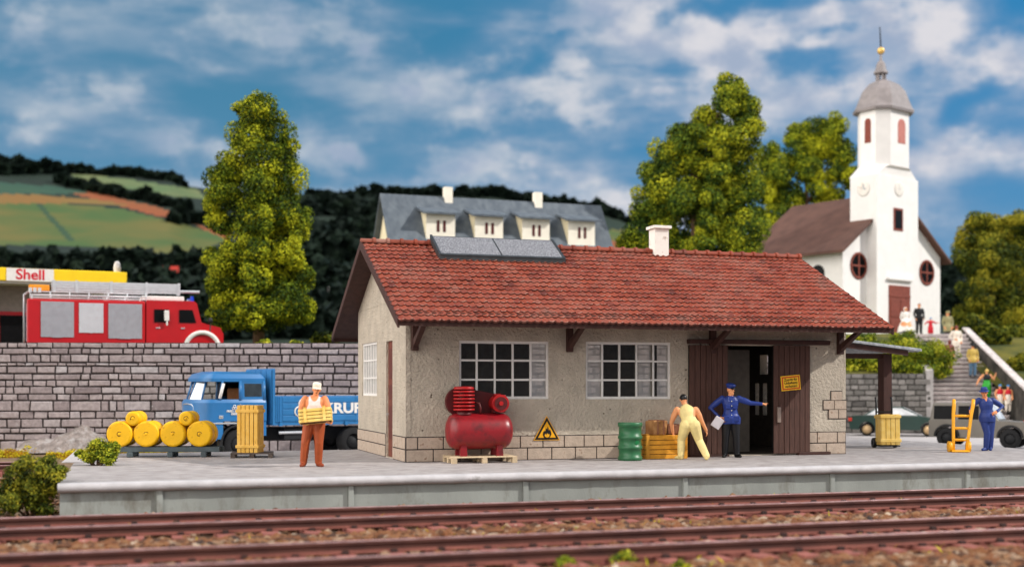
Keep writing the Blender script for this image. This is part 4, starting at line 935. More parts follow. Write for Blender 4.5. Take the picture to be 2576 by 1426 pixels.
# ---- the man in cream overalls seen from behind
P2 = W(6.66, -1.04)
c_cr = cloth('cream', S(232, 210, 144)); c_wh = cloth('white_nape', S(236, 228, 214))
def bib(cen, nm, ci, J):
    t = nm == 'torso'; x = (cen - np.array((J['sl'] + J['sr']) / 2)) @ np.array((J['sr'] - J['sl']).normalized())
    ci[t & (np.abs(x) > .150) & (cen[:, 2] > .98)] = 0
man2, TH = person('man in cream overalls bending over the amber crate with his back turned', P2, 0, dict(
    hd=(-.20, .30, 1.36), nk=(-.16, .20, 1.235), sl=(-.385, .16, 1.13), sr=(.075, .12, 1.13), el=(-.475, .30, .83), wl=(-.43, .40, .60), er=(.20, .18, .87), wr=(.315, .26, .66),
    hl=(-.185, .0, .78), hr=(.005, -.02, .78), kl=(-.27, .14, .44), kr=(.125, .06, .43), al=(-.285, .08, .09), ar=(.265, -.12, .09), tl=(-.42, .25, 0), tr=(.30, .10, 0), face=(-.25, 1, -.55), dl=(.2, .3, -1), dr=(.3, .3, -1), pl=(.8, .2, 0), pr=(-.8, .3, 0)),
    dict(skin=0, top=1, legs=1, shoes=1, arm=0), [m_skin, c_cr, c_cr], 1.03, sleeves=False, loose=1.36, fat=1.14, paint=bib)
cap(man2, TH, mat('black_hair', S(22, 22, 24), .35, .2, 20, bump=.5, bscale=30), kind='hair')

# ---- the conductor pointing
P3 = on(1838, 1150)
c_nv = cloth('navy', S(36, 56, 128), .45); c_bt = cloth('black_trousers', S(24, 24, 28), .5); c_sh = cloth('black_shoes', S(14, 14, 16), .35)
man3, TH = person('railway official in blue jacket and cap pointing to the right', P3, 0, dict(
    hd=(.0, -.02, 1.60), nk=(.0, 0, 1.46), sl=(-.215, 0, 1.385), sr=(.21, 0, 1.385), el=(-.47, .06, 1.17), wl=(-.285, -.06, .955), er=(.46, -.04, 1.285), wr=(.715, -.08, 1.265), dr=(1, -.05, .02), pr=(0, .3, -1), cr=(1.5, 1, 0), dl=(.45, -.6, -.75), pl=(.5, .5, .3), cl=(.8, 0, 0),
    hl=(-.095, 0, .88), hr=(.095, 0, .88), kl=(-.125, -.02, .47), kr=(.125, -.02, .47), al=(-.135, .02, .09), ar=(.145, .02, .09), tl=(-.20, -.15, 0), tr=(.22, -.15, 0), face=(.75, -1, 0)),
    dict(skin=0, top=1, legs=2, shoes=3, arm=1, eye=4), [m_skin, c_nv, c_bt, c_sh, m_eye], 1.02, skirt=(.80, .235, .17, 'top'), loose=1.28, fat=1.14, vneck=None)
cap(man3, TH, c_nv, c_sh, 'peaked')
mb = MB()
for z in (1.33, 1.22, 1.11, 1.0): mb.ball((.0, -.131 if z < 1.3 else -.128, z), .014, 8, 6)
mb.build('buttons', mat('brass', S(226, 220, 200), .35, metal=.5), man3)
for (x, z, w, h) in ((-.085, 1.20, .05, .05), (.085, 1.20, .05, .05), (-.12, .92, .06, .065), (.12, .92, .06, .065)): MB().box(x - w, x + w, -.150 if z > 1 else -.172, -.10, z - h, z + h).build('pocket', c_nv, man3, bevel=.012)
mb = MB()
for s in (-1, 1): mb.add([(s * .015, -.105, 1.33), (s * .075, -.112, 1.36), (s * .070, -.075, 1.45), (s * .035, -.085, 1.455), (s * .01, -.132, 1.30), (s * .07, -.128, 1.33)], [(0, 1, 2, 3), (0, 4, 5, 1)])
mb.build('collar', c_nv, man3)
pp = thing('paper_sheet', 'white sheaf of papers held at the hip by the blue-jacketed official', 'papers', P3 + Vector((-.335, -.16, .855)), 0)
pp.rotation_euler = (rad(12), rad(32), rad(14))
MB().box(-.12, .12, -.012, .012, -.15, .12).build('sheets', mat('paper', S(222, 216, 222), .7, .04), pp, bevel=.008)

# ---- the porter leaning on the yellow hand truck
P4 = on(2483, 1133)
c_pb = cloth('porter_blue', S(40, 58, 122), .5)
man4, TH = person('porter in blue tunic and blue hat with one hand on his hip', P4, 0, dict(
    hd=(-.09, -.04, 1.545), nk=(-.06, 0, 1.415), sl=(-.235, 0, 1.34), sr=(.165, 0, 1.335), el=(-.385, .0, 1.215), wl=(-.485, -.10, 1.10), dl=(-.3, -.3, -1), pl=(.6, -.6, 0), cl=(.9, 0, 0), er=(.435, .07, 1.17), wr=(.215, -.13, 1.05), dr=(-.8, -.3, -.3), pr=(0, .6, -.5), cr=(1.0, 0, 0),
    hl=(-.085, 0, .86), hr=(.105, 0, .86), kl=(-.02, -.05, .46), kr=(.10, .0, .46), al=(-.035, -.02, .09), ar=(.115, .06, .09), tl=(-.20, -.14, 0), tr=(.05, -.12, 0), face=(-.35, -1, -.05)),
    dict(skin=0, top=1, legs=1, shoes=1, arm=1, eye=2), [m_skin2, c_pb, m_eye], 1.0, skirt=(.77, .21, .16, 'top'), loose=1.22, fat=1.10, vneck=(.05, .11))
cap(man4, TH, c_pb, None, 'brim')
# ------------------------------------------------------------------ things on the platform
def pallet(label, loc, rz, sx, sy, h, m, nb, group='pallets on the platform'):
    t = thing('pallet', label, 'pallet', loc, rz, group); r = random.Random(int(sx * 100))
    for i in range(nb):
        y = -sy / 2 + i * (sy - sy / nb * .72) / (nb - 1); MB().box(-sx / 2, sx / 2, y, y + sy / nb * .72, h - .025, h, j=.003, rnd=r).build('board', m, t, bevel=.004)
    for i in range(3):
        x = -sx / 2 + .06 + i * (sx - .12) / 2
        MB().box(x - .05, x + .05, -sy / 2 + .002, sy / 2 - .002, h - .05, h - .0252).build('bearer', m, t)
        for y in (-sy / 2 + .06, 0, sy / 2 - .06): MB().box(x - .058, x + .058, y - .055, y + .055, .0, h - .0503).build('block', m, t, bevel=.004)
    return t
m_pal = mat('pale_pallet_wood', S(200, 178, 146), .8, .15, 6, bump=.3, bscale=20, stretch=(.5, 3, 3)); m_pald = mat('dark_pallet_wood', S(84, 72, 66), .8, .25, 6, bump=.3, bscale=20, dirt=S(128, 116, 106), dscale=5, dcut=(.55, .75))
# compressor
pallet('pale wooden pallet under the red air compressor', W(1.62, -.42), YAW, 1.52, .86, .15, m_pal, 6)
cp = thing('air_compressor', 'dark red air compressor with horizontal tank and finned cylinder', 'compressor', W(1.60, -.42, .15), YAW)
m_red = mat('compressor_red', S(142, 20, 30), .36, .18, 3, spec=.5, dirt=S(72, 22, 26), dscale=3.0, dcut=(.46, .70), bump=.1, bscale=50); m_redk = mat('fin_red', S(168, 26, 28), .4, .2); m_redd = mat('guard_red', S(84, 22, 24), .5, .15)
TX = Matrix.Translation((0, 0, .555)) @ Matrix.Rotation(rad(90), 4, 'Y')
MB().lathe([(0, -.755), (.13, -.752), (.26, -.725), (.35, -.67), (.395, -.59), (.405, -.50), (.405, .50), (.395, .59), (.35, .67), (.26, .725), (.13, .752), (0, .755)], 36, 0, TX).build('tank', m_red, cp)
for x in (-.42, .42):
    for y in (-.20, .20): MB().prism([(x - .08, 0), (x + .08, 0), (x + .065, .26), (x - .065, .26)], y - .05, y + .05).build('leg', m_red, cp, bevel=.012)
mb = MB(); mb.lathe([(.17, .93), (.17, 1.00), (.13, 1.01), (.13, 1.45)], 24, 1, Matrix.Translation((-.36, -.04, 0)))
for i in range(6): z = 1.02 + i * .080; mb.lathe([(.13, z), (.225, z), (.245, z + .016), (.245, z + .030), (.225, z + .046), (.13, z + .046)], 28, 0, Matrix.Translation((-.36, -.04, 0)))
mb.lathe([(.225, 1.495), (.24, 1.53), (.20, 1.56), (0, 1.565)], 28, 0, Matrix.Translation((-.36, -.04, 0))); mb.build('finned_head', [m_redk, m_redd], cp)
c0, r0, c1, r1 = (-.40, 1.22), .33, (.42, 1.17), .215
hull = [(c0[0] + r0 * math.cos(a), c0[1] + r0 * math.sin(a)) for a in np.linspace(math.pi * .5 - .1, math.pi * 1.5 - .05, 18)] + [(c1[0] + r1 * math.cos(a), c1[1] + r1 * math.sin(a)) for a in np.linspace(-math.pi * .5 - .0, math.pi * .5 - .1, 14)]
MB().prism(hull[::1], .14, .27).build('belt_guard', m_redd, cp, bevel=.02)
mb = MB(); mb.cyl((.44, -.20, 1.18), (.44, .135, 1.18), .175, n=28); mb.cyl((.44, -.25, 1.18), (.44, -.201, 1.18), .20, .20, 28); mb.cyl((.44, -.275, 1.18), (.44, -.251, 1.18), .15, .14, 24, 1); mb.cyl((.44, -.305, 1.18), (.44, -.276, 1.18), .05, n=12)
mb.box(.30, .58, -.15, .12, .97, 1.06, 1)
mb.build('motor', [m_redk, m_redd], cp)
MB().box(.36, .50, -.08, .05, 1.34, 1.40).box(.501, .60, -.12, .0, 1.32, 1.37).build('terminal_box', m_redk, cp, bevel=.015)
MB().tube([(-.12, -.04, 1.20), (-.02, -.10, 1.18), (.0, -.12, 1.08), (.0, -.12, .94)], .026, 8).build('pipe', m_redd, cp)
# green oil drum
dm = thing('oil_drum', 'green ribbed oil drum standing by the shed wall', 'drum', W(5.15, -.78), YAW)
m_gr = mat('drum_green', S(38, 100, 62), .42, .15, 4, spec=.5, dirt=S(70, 96, 76), dscale=4, dcut=(.55, .8), bump=.08, bscale=40)
pr = [(.262, 0), (.283, .01), (.283, .085), (.262, .10), (.262, .255), (.285, .268), (.285, .33), (.262, .345), (.262, .49), (.285, .503), (.285, .565), (.262, .58), (.262, .775), (.283, .785), (.287, .86), (.275, .875)]
MB().lathe(pr, 40).build('barrel', m_gr, dm); MB().lathe([(.274, .852), (0, .852)], 40).cyl((.12, -.10, .852), (.12, -.10, .872), .035, n=12).build('lid', m_gr, dm)
MB().cyl((.06, -.268, .42), (.06, -.262, .42), .05, n=14).build('bung', mat('bung_green', S(30, 116, 66), .4), dm)
# amber crate with two parcels
crate('wooden_crate', 'wide amber slatted crate on the platform in front of the bending man', W(6.16, -.33), (0, 0, YAW), 1.10, .52, .56, 5, m_cr2, 'yellow wooden crates', False, ((.06, .09), (.94, .09)), seed=4)
m_parcel = mat('parcel_brown', S(150, 104, 62), .75, .25, 5, col2=S(180, 134, 86), bump=.35, bscale=22, dirt=S(70, 46, 30), dscale=7, dcut=(.60, .72)); m_par2 = mat('parcel_dusky', S(140, 96, 74), .8, .2, 6, bump=.3)
def parcel(label, loc, rz, sx, sy, sz, m, seed):
    t = thing('parcel', label, 'parcel', loc, rz, 'brown parcels'); r = random.Random(seed)
    MB().box(-sx / 2, sx / 2, -sy / 2, sy / 2, 0, sz, j=.012, rnd=r).build('wrapping', m, t, bevel=.03, seg=3)
    for x in (-sx * .22, sx * .2): MB().box(x - .012, x + .012, -sy / 2 - .012, sy / 2 + .012, -.0, sz + .012).build('strap', m_par2, t)
parcel('blotchy brown parcel on the left end of the amber crate', W(6.02, -.33, .567), YAW + .18, .40, .38, .34, m_parcel, 2)
parcel('flatter dusky parcel on the right end of the amber crate', W(6.46, -.32, .567), YAW - .1, .36, .40, .24, m_par2, 5)
# tall crate on dark pallet
pc = (on(567, 1156) + on(692, 1145)) / 2; pz = rad(10)
pallet('dark weathered pallet under the tall yellow crate', pc + Vector((-.02, .25, 0)), pz, 1.0, .95, .115, m_pald, 5)
crate('wooden_crate', 'tall upright yellow crate standing on the dark pallet', pc + Vector((-.06, .22, .116)), (0, 0, rad(-6)), .52, .48, 1.14, 5, m_cr2 and mat('crate_straw', S(226, 172, 66), .55, .14, 6, col2=S(236, 188, 92), bump=.15, bscale=18, dirt=S(100, 56, 24), dscale=8, dcut=(.62, .72)), 'yellow wooden crates', True, ((.13, .075), (.88, .075)), seed=8)
# rack of yellow cylinders
rk = thing('cradle', 'low grey flatbed cradle carrying yellow cylinders', 'rack', on(422, 1150) + Vector((0, .30, 0)), rad(3)); m_gm = mat('rack_grey', S(74, 84, 88), .6, .2, 5, bump=.2, bscale=30)
for y in (-.30, .26): MB().box(-1.18, 1.22, y, y + .06, .13, .25).build('beam', m_gm, rk, bevel=.012)
for i in range(4): MB().box(-1.12, 1.16, -.22 + i * .12, -.15 + i * .12, .17, .235).build('slat', m_gm, rk)
for x in (-.92, .04, .84):
    for y in (-.27, .25): MB().box(x - .07, x + .07, y - .06, y + .06, .004, .129).build('foot', m_gm, rk, bevel=.02)
m_ye = mat('cylinder_yellow', S(240, 184, 8), .5, .06, 5, dirt=S(140, 88, 18), dscale=5, dcut=(.56, .76), bump=.1, bscale=30); m_ring = mat('cylinder_mark', S(100, 66, 16), .7, .2)
def drum(label, x, z, r, dx, seed, ln=.62):
    t = thing('gas_drum', label, 'cylinder', rk.location + Vector((x * math.cos(rad(3)), x * math.sin(rad(3)), z)), rad(3) + rad(-4), 'yellow cylinders on the cradle')
    T = Matrix.Rotation(rad(90), 4, 'X'); mb = MB()
    mb.lathe([(0, -ln / 2), (r - .03, -ln / 2), (r, -ln / 2 + .03), (r, -.06), (r - .012, -.05), (r - .012, .05), (r, .06), (r, ln / 2 - .03), (r - .02, ln / 2), (r - .05, ln / 2 + .004)], 40, 0, T); mb.build('drum', m_ye, t)
    mb = MB(); q = random.Random(seed); mb.lathe([(.028, ln / 2 + .0045), (.028, ln / 2 + .02), (0, ln / 2 + .022)], 14, 0, T)
    an = [q.uniform(0, 1) + k * .35 for k in range(q.choice((7, 11, 14)))]; rr = .055
    vs = [T @ Vector((rr_ * math.cos(a) + .01, rr_ * math.sin(a), ln / 2 + .006)) for rr_ in (rr - .008, rr + .008) for a in an]; k = len(an)
    mb.add(vs, [(i, i + 1, k + i + 1, k + i) for i in range(k - 1)], 1); mb.build('end_boss', [m_ye, m_ring], t)
cxs = [(298 - 422) / 102.3, (362 - 422) / 102.3, (430 - 422) / 102.3, (494 - 422) / 102.3]
cxs = [-1.17 + .0, -.535, .10, .735]
for i, (x, lb) in enumerate(zip(cxs, ('large yellow cylinder at the left end of the cradle beside the bush', 'large yellow cylinder second from the left on the cradle', 'large yellow cylinder third from the left on the cradle', 'large yellow cylinder at the right end of the cradle'))):
    drum(lb, x + .02, .252 + .313, .312, 0, 30 + i)
drum('small yellow cylinder resting between the two left large ones', (cxs[0] + cxs[1]) / 2 + .02, .252 + .313 + .374, .175, 0, 41); drum('small yellow cylinder resting between the two right large ones', (cxs[2] + cxs[3]) / 2 + .02, .252 + .313 + .374, .175, 0, 42)
# black sack truck with crate
bt = thing('hand_truck', 'black hand truck loaded with a yellow crate under the canopy', 'hand truck', on(2232, 1126), rad(4), 'hand trucks')
for s in (-1, 1):
    MB().tube([(s * .225, .22, .10), (s * .225, .24, 1.05), (s * .225, .26, 1.36), (s * .225, .32, 1.39)], .026, 8).build('rail', m_black, bt)
    T = Matrix.Translation((s * .30, .20, .14)) @ Matrix.Rotation(rad(90), 4, 'Y'); w = MB(); w.lathe([(.0, -.03), (.05, -.03), (.06, -.04), (.135, -.04), (.14, -.02), (.14, .02), (.135, .04), (.06, .04), (.05, .03), (0, .03)], 24, 0, T); w.build('wheel', m_black, bt)
MB().cyl((-.27, .20, .14), (.27, .20, .14), .02, n=8).build('axle', m_black, bt); MB().box(-.26, .26, -.30, .18, .05, .085).build('toe_plate', m_black, bt, bevel=.01)
MB().box(-.225, .225, .215, .245, .98, 1.02).box(-.225, .225, .215, .245, .5, .54).build('rung', m_black, bt)
crate('wooden_crate', 'upright yellow crate strapped on the black hand truck', on(2232, 1126) + Vector((.0, -.06, .09)), (rad(-2), 0, rad(4)), .54, .44, .84, 4, m_cr, 'yellow wooden crates', True, ((.14, .09), (.93, .08)), seed=12)
# yellow sack truck
hp = on(2415, 1137); ht = thing('hand_truck', 'bright yellow empty hand truck in front of the porter', 'hand truck', hp, rad(-6), 'hand trucks'); m_yt = mat('truck_yellow', S(238, 168, 30), .42, .06, 5, spec=.4)
for s in (-1, 1):
    x = lambda z: s * (.165 + .085 * z / 1.35) + .14 * (z / 1.35)
    pth = [(x(.03), .0, .03), (x(.5), .09, .5), (x(.98), .17, .98), (x(1.2) + .02, .22, 1.22), (x(1.32) + .03, .29, 1.36)]
    mb = MB(); mb.tube(pth, [.042, .040, .044, .050, .046], 10); mb.build('rail', m_yt, ht)
    T = Matrix.Translation((s * .235, .10, .14)) @ Matrix.Rotation(rad(90), 4, 'Y'); MB().lathe([(0, -.05), (.04, -.05), (.05, -.035), (.11, -.035), (.14, -.045), (.145, 0), (.14, .045), (.11, .035), (.05, .035), (.04, .05), (0, .05)], 26, 0, T).build('wheel', m_yt, ht)
for z in (.32, .62, .94):
    y = .19 * z; MB().tube([(-(.165 + .085 * z / 1.35) + .14 * z / 1.35, y, z), (.165 + .085 * z / 1.35 + .14 * z / 1.35, y, z)], .036, 10).build('rung', m_yt, ht)
MB().add([(-.24, -.16, .01), (.22, -.16, .01), (.20, .06, .01), (-.20, .06, .01), (-.24, -.16, .04), (.22, -.16, .04), (.20, .06, .07), (-.20, .06, .07)], [(3, 2, 1, 0), (4, 5, 6, 7), (0, 1, 5, 4), (1, 2, 6, 5), (2, 3, 7, 6), (3, 0, 4, 7)]).build('toe_plate', m_yt, ht, bevel=.01)
# ------------------------------------------------------------------ bushes, weeds, rubble
def bush(label, c, clumps, n, leaf, m, seed, stems=True, nm='bush', cat='bush', group=None, tint=0.0):
    t = thing(nm, label, cat, c, 0, group)
    foliage('foliage', clumps, n, leaf, m, t, seed, sub=12, tint=tint)
    mb = MB(); r = random.Random(seed)
    for k in clumps[:6]: mb.tube([(k[0] * .15, k[1] * .15, -.05), (k[0] * .6, k[1] * .6, k[2] * .55), (k[0], k[1], k[2])], [.03, .02, .008], 5)
    mb.build('stem', m_bark, t)
    return t
b1 = on(245, 1170); s1 = b1.y / FPX
bush('compact yellow green bush on the near end of the platform', b1, [(-.22, 0, .20, .24, .25, .17), (.12, .0, .24, .28, .28, .20), (.02, .0, .42, .28, .25, .18), (.25, .0, .40, .20, .20, .16), (.22, -.05, .10, .2, .22, .12), (-.38, .0, .26, .14, .15, .10), (.32, 0, .22, .16, .16, .14)], 7000, .024, m_bush, 3, tint=.08)
b2 = on(78, 1296, GZ); k = b2.y / FPX
def ck_(lst, c, s): return [((x - c[0]) * s, dy, (c[1] - y) * s, rx * s, rx * s, ry * s) for x, y, rx, ry, dy in lst]
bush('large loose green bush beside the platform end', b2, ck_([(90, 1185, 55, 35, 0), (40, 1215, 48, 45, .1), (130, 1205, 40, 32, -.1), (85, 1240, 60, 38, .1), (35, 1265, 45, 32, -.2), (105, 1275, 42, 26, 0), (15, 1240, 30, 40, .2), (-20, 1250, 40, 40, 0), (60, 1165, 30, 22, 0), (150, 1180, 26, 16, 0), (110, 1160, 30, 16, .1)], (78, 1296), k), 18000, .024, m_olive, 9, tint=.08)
# grass verge in front of the stone wall
g = np.random.default_rng(4)
def grass(name, label, P, h, m, lean=.4):
    n = len(P); a = g.uniform(0, 6.28, n); hh = h * g.uniform(.5, 1.4, n); w = .012 + .25 * hh * .12; l = g.normal(size=(n, 2)) * lean * hh[:, None]
    ax = np.stack([np.cos(a), np.sin(a), np.zeros(n)], 1); b0 = P - ax * w[:, None]; b1_ = P + ax * w[:, None]; tip = P + np.concatenate([l, hh[:, None]], 1); md = (P + tip) / 2 + np.array([0, 0, .02])
    V = np.stack([b0, b1_, md + ax * w[:, None] * .8, tip], 1).reshape(-1, 3); F = np.arange(4 * n).reshape(n, 4)
    return tag(npmesh(name, V, F, m, var=g.uniform(0, 1, n)), label, 'grass', kind='stuff')
n = 5200; X = g.uniform(-21, -9.2, n); Yb = 42.35 + (X + 26) * (44.28 - 42.35) / 37 - g.uniform(.15, 3.0, n) ** 1.2
keep = (np.sin(X * 2.1) + np.sin(X * .9 + 1) + np.sin(Yb * 3) * .6 > -.6) & (g.uniform(0, 1, n) < 1.15 - (np.clip(X, -16, -9) + 16) / 9)
P = np.stack([X, Yb, np.full(n, GZ - .04)], 1)[keep]; sel = P[g.permutation(len(P))[:170]]
tag(foliage('dry_grass', [(p[0], p[1], p[2] + .04, q * 1.5, q, q * .75) for p, q in zip(sel, g.uniform(.14, .32, len(sel)))], 26000, .034, m_grass, seed=77, sub=3, tint=.1), 'yellow and orange tufted grass strip at the foot of the stone wall', 'grass', kind='stuff')
n = 420; u = g.uniform(-6, 14, n); w = g.choice([-5.2, -6.6, -8.6, -9.4, -12.6], n) + g.normal(size=n) * .25; pick = np.sin(u * 1.9 + w) > .2
P = np.stack([X0 + u * CU - w * SU, Y0 + u * SU + w * CU, np.full(n, GZ + .0)], 1)[pick]; grass('track_grass', 'thin yellow grass blades among the rails', P, .13, m_grass, .7)
for i, (x, y, z, r_, lb, tn) in enumerate(((1441, 1336, GZ, .10, 'bright yellow green weed tuft between the two tracks', .4), (2020, 1384, GZ, .13, 'fresh green weed tuft by the front track on the right', -.15), (1560, 1418, GZ, .20, 'yellowish weed tuft at the lower edge, middle one of three', .15), (1420, 1424, GZ, .16, 'yellowish weed tuft at the lower edge, leftmost of three', .2), (1710, 1428, GZ, .12, 'yellowish weed tuft at the lower edge, rightmost of three', .1))):
    c = on(x, y + 6, z); t = thing('weed_tuft', lb, 'weed', c, 0, 'weeds on the ballast'); foliage('leaves', [(0, 0, r_ * .5, r_, r_, r_ * .6), (r_ * .5, 0, r_ * .4, r_ * .6, r_ * .6, r_ * .4)], 260, .03, m_bush, t, 60 + i, tint=tn)
rb = thing('rubble_heap', 'heap of broken grey stone leaning against the retaining wall', 'rubble', (-17.5, 42.45, GZ), rad(3)); r = random.Random(5); mb = MB()
ox = np.linspace(0, 3.6, 15); vs = []; lay = 6
for i, x in enumerate(ox):
    hgt = .2 + .85 * math.exp(-((x - 2.4) / .75) ** 2) * .9 + .30 * math.exp(-((x - 1.0) / .8) ** 2) + r.uniform(-.05, .05); hgt *= smooth(0, .3, x) * smooth(3.6, 3.2, x) if 3.6 > x > 0 else 0
    for q in range(lay):
        t = q / (lay - 1); vs.append((x + r.uniform(-.06, .06), .35 - .75 * (1 - t) + r.uniform(-.05, .05), hgt * t ** .8 + r.uniform(-.03, .05) * (0 < q)))
mb.add(vs, [(i * lay + q, (i + 1) * lay + q, (i + 1) * lay + q + 1, i * lay + q + 1) for i in range(14) for q in range(lay - 1)], 0, False)
mb.build('stones', mat('rubble_stone', S(136, 126, 122), .95, .25, 5, bump=.9, bscale=12, bdist=.05, dirt=S(176, 172, 172), dscale=4, dcut=(.5, .7)), rb)
bb = thing('concrete_slab', 'pale broken slab lying at the platform end behind the bush', 'slab', on(225, 1163, 0) , YAW)
MB().add([(-.62, 0, 0), (.55, -.15, 0), (.60, .6, 0), (-.45, .75, 0), (-.42, .05, .16), (.52, -.12, .06), (.58, .55, .08), (-.32, .7, .26)], [(3, 2, 1, 0), (4, 5, 6, 7), (0, 1, 5, 4), (1, 2, 6, 5), (2, 3, 7, 6), (3, 0, 4, 7)]).build('slab', m_lip, bb, bevel=.03)
# ------------------------------------------------------------------ vehicles
m_tyre = mat('tyre', S(26, 26, 28), .85, .2); m_chrome = mat('chrome', S(214, 216, 220), .25, .05, metal=.7)
def wheel(parent, x, y, z, r, w, rim, hub=.55, name='wheel'):
    T = Matrix.Translation((x, y, z)) @ Matrix.Rotation(rad(90), 4, 'X'); o = MB()
    o.lathe([(r * hub, -w / 2), (r * .92, -w / 2), (r, -w / 3), (r, w / 3), (r * .92, w / 2), (r * hub, w / 2)], 28, 0, T, ring=True); t = o.build(name, m_tyre, parent)
    MB().lathe([(0, -w * .42), (r * .2, -w * .44), (r * .3, -w * .30), (r * hub, -w * .36), (r * hub, w * .36), (r * .3, w * .30), (r * .2, w * .44), (0, w * .42)], 24, 0, T).build('rim', rim, t)
def plan(mb, pts, z0, z1, m=0, top=None):            # half plan outline (x, y>=0) mirrored, extruded in z; top = inset of the upper outline
    p = pts + [(x, -y) for x, y in reversed(pts) if y > 1e-6]; n = len(p); q = top(p) if top else p
    vs = [(x, y, z0) for x, y in p] + [(x, y, z1) for x, y in q]
    mb.add(vs, [((i + 1) % n, i, n + i, n + (i + 1) % n) for i in range(n)], m, True); mb.add(vs[:n], [tuple(range(n))], m); mb.add(vs[n:], [tuple(reversed(range(n)))], m); return mb
REV = Matrix.Rotation(math.pi, 4, 'Z')
# blue lorry
th = rad(33); hx_, lf = Vector((-math.cos(th), -math.sin(th), 0)), Vector((math.sin(th), -math.cos(th), 0))
nc = at(530, HOR, 37.7); O = Vector((nc.x, nc.y, 0)) - lf * 1.15; O.z = GZ
lo = thing('lorry', 'blue flatbed lorry with a rounded cab parked before the stone wall', 'lorry', O, math.pi + th)
m_bl = mat('lorry_blue', S(40, 110, 168), .35, .06, 2, spec=.5, coat=.2); m_bld = mat('lorry_blue_bed', S(44, 114, 170), .45, .08, 3); m_ch = mat('chassis', S(26, 27, 30), .7, .2); m_cg = glass('cab_glass', (.78, .82, .80), .18)
def nose(x0, xr, w, a=0.0, n=12): return [(x0, w)] + [(-.16 + (xr + .16) * math.sin(t) ** .9, w * math.cos(t) ** .62 + a) for t in np.linspace(.0, math.pi / 2 - .001, n)]
sidep = nose(-1.85, .36, 1.15)
mb = MB(); plan(mb, sidep, 1.22, 1.80); plan(mb, sidep, 1.80, 1.90, top=lambda p: [(x - .05 if x > -.5 else x, y * .955) for x, y in p])
plan(mb, nose(-.42, .345, 1.14), .66, 1.22); plan(mb, [(-1.85, 1.12), (-1.42, 1.12)], .74, 1.22)
mb.build('cab', m_bl, lo, bevel=.05, seg=3)
mb = MB(); rp_ = nose(-1.84, .14, 1.06)
plan(mb, rp_, 2.46, 2.56); plan(mb, rp_, 2.56, 2.70, top=lambda p: [(-.85 + (x + .85) * .90, y * .93) for x, y in p]); plan(mb, [(-.85 + (x + .85) * .90, y * .93) for x, y in rp_], 2.70, 2.78, top=lambda p: [(-.85 + (x + .85) * .70, y * .72) for x, y in p]); mb.build('cab_roof', m_bl, lo, bevel=.05, seg=3)
for s in (-1, 1):
    for a, b, r_ in (((-.32, 1.09 * s, 1.88), (-.42, 1.03 * s, 2.48), .042), ((-.98, 1.10 * s, 1.88), (-1.0, 1.04 * s, 2.48), .05), ((-1.78, 1.08 * s, 1.88), (-1.78, 1.03 * s, 2.48), .06), ((.14, .72 * s, 1.89), (-.02, .66 * s, 2.48), .03)): MB().tube([a, b], r_, 8).build('window_pillar', m_bl, lo)
MB().tube([(.28, 0, 1.89), (.09, 0, 2.48)], .025, 6).build('window_pillar', m_bl, lo)
mb = MB()
for s in (-1, 1): mb.add([(-.36, 1.09 * s, 1.89), (-1.78, 1.09 * s, 1.89), (-1.78, 1.03 * s, 2.48), (-.42, 1.03 * s, 2.48)], [(0, 1, 2, 3)])
ws_ = [(-.32, 1.08), (.13, .78), (.30, 0), (.13, -.78), (-.32, -1.08)]; wt = [(-.42, 1.02), (-.04, .70), (.08, 0), (-.04, -.70), (-.42, -1.02)]
mb.add([(x, y, 1.895) for x, y in ws_] + [(x, y, 2.475) for x, y in wt], [(i, i + 1, 6 + i, 5 + i) for i in range(4)]); mb.add([(-1.84, 1, 1.9), (-1.84, -1, 1.9), (-1.84, -1, 2.47), (-1.84, 1, 2.47)], [(0, 1, 2, 3)]); mb.build('window', m_cg, lo)
MB().box(-1.7, -1.25, -.9, .9, 1.5, 2.25).box(-1.25, -.8, -.9, .9, 1.5, 1.82).build('seat', mat('seat_brown', S(156, 92, 48), .7), lo, bevel=.06)
for sg in (-1, 1):
    q_ = lambda x, z: (x, sg * (1.105 - (z - 1.88) * .09), z); mb = MB(); o_ = [(-1.80, 1.90), (-1.02, 1.90), (-1.02, 2.47), (-1.80, 2.47)]; i_ = [(-1.70, 1.98), (-1.12, 1.98), (-1.12, 2.40), (-1.70, 2.40)]
    mb.add([q_(*p) for p in o_ + i_], [(k_, (k_ + 1) % 4, 4 + (k_ + 1) % 4, 4 + k_) for k_ in range(4)]); mb.build('window_frame', m_bl, lo)
    mb = MB(); mb.add([q_(*p) for p in i_], [(0, 1, 2, 3)]); mb.build('quarter_window', mat('quarter_glass', S(52, 60, 66), .15, .2, spec=.6), lo)
MB().tube([(-.30, 1.12, 1.93), (-.44, 1.07, 2.40)], .05, 8).build('mirror', m_white, lo); MB().box(-.98, -.94, 1.12, 1.165, 1.72, 1.76).box(-.40, -.26, 1.13, 1.17, 1.30, 1.40).build('handle', m_chrome, lo, bevel=.01)
MB().box(-.95, .05, 1.13, 1.17, 1.13, 1.18).build('trim_strip', m_chrome, lo, bevel=.01)
for s in (-1, 1): MB().lathe([(0, -.02), (.13, -.01), (.15, .03), (.12, .06), (0, .07)], 20, 0, Matrix.Translation((.26, .72 * s, 1.02)) @ Matrix.Rotation(rad(90), 4, 'Y') @ Matrix.Rotation(rad(-28 * s), 4, 'X')).build('headlight', m_chrome, lo)
mb = MB(); fr = [(.36, .44, .95), (.36, .44, 1.72), (.30, .80, 1.72), (.30, .80, .95)]
mb.tube([(.325, .50, .98), (.325, .50, 1.66), (.345, .40, 1.74), (.375, 0, 1.76), (.345, -.40, 1.74), (.325, -.50, 1.66), (.325, -.50, .98)], .022, 8); mb.build('grille_frame', m_chrome, lo)
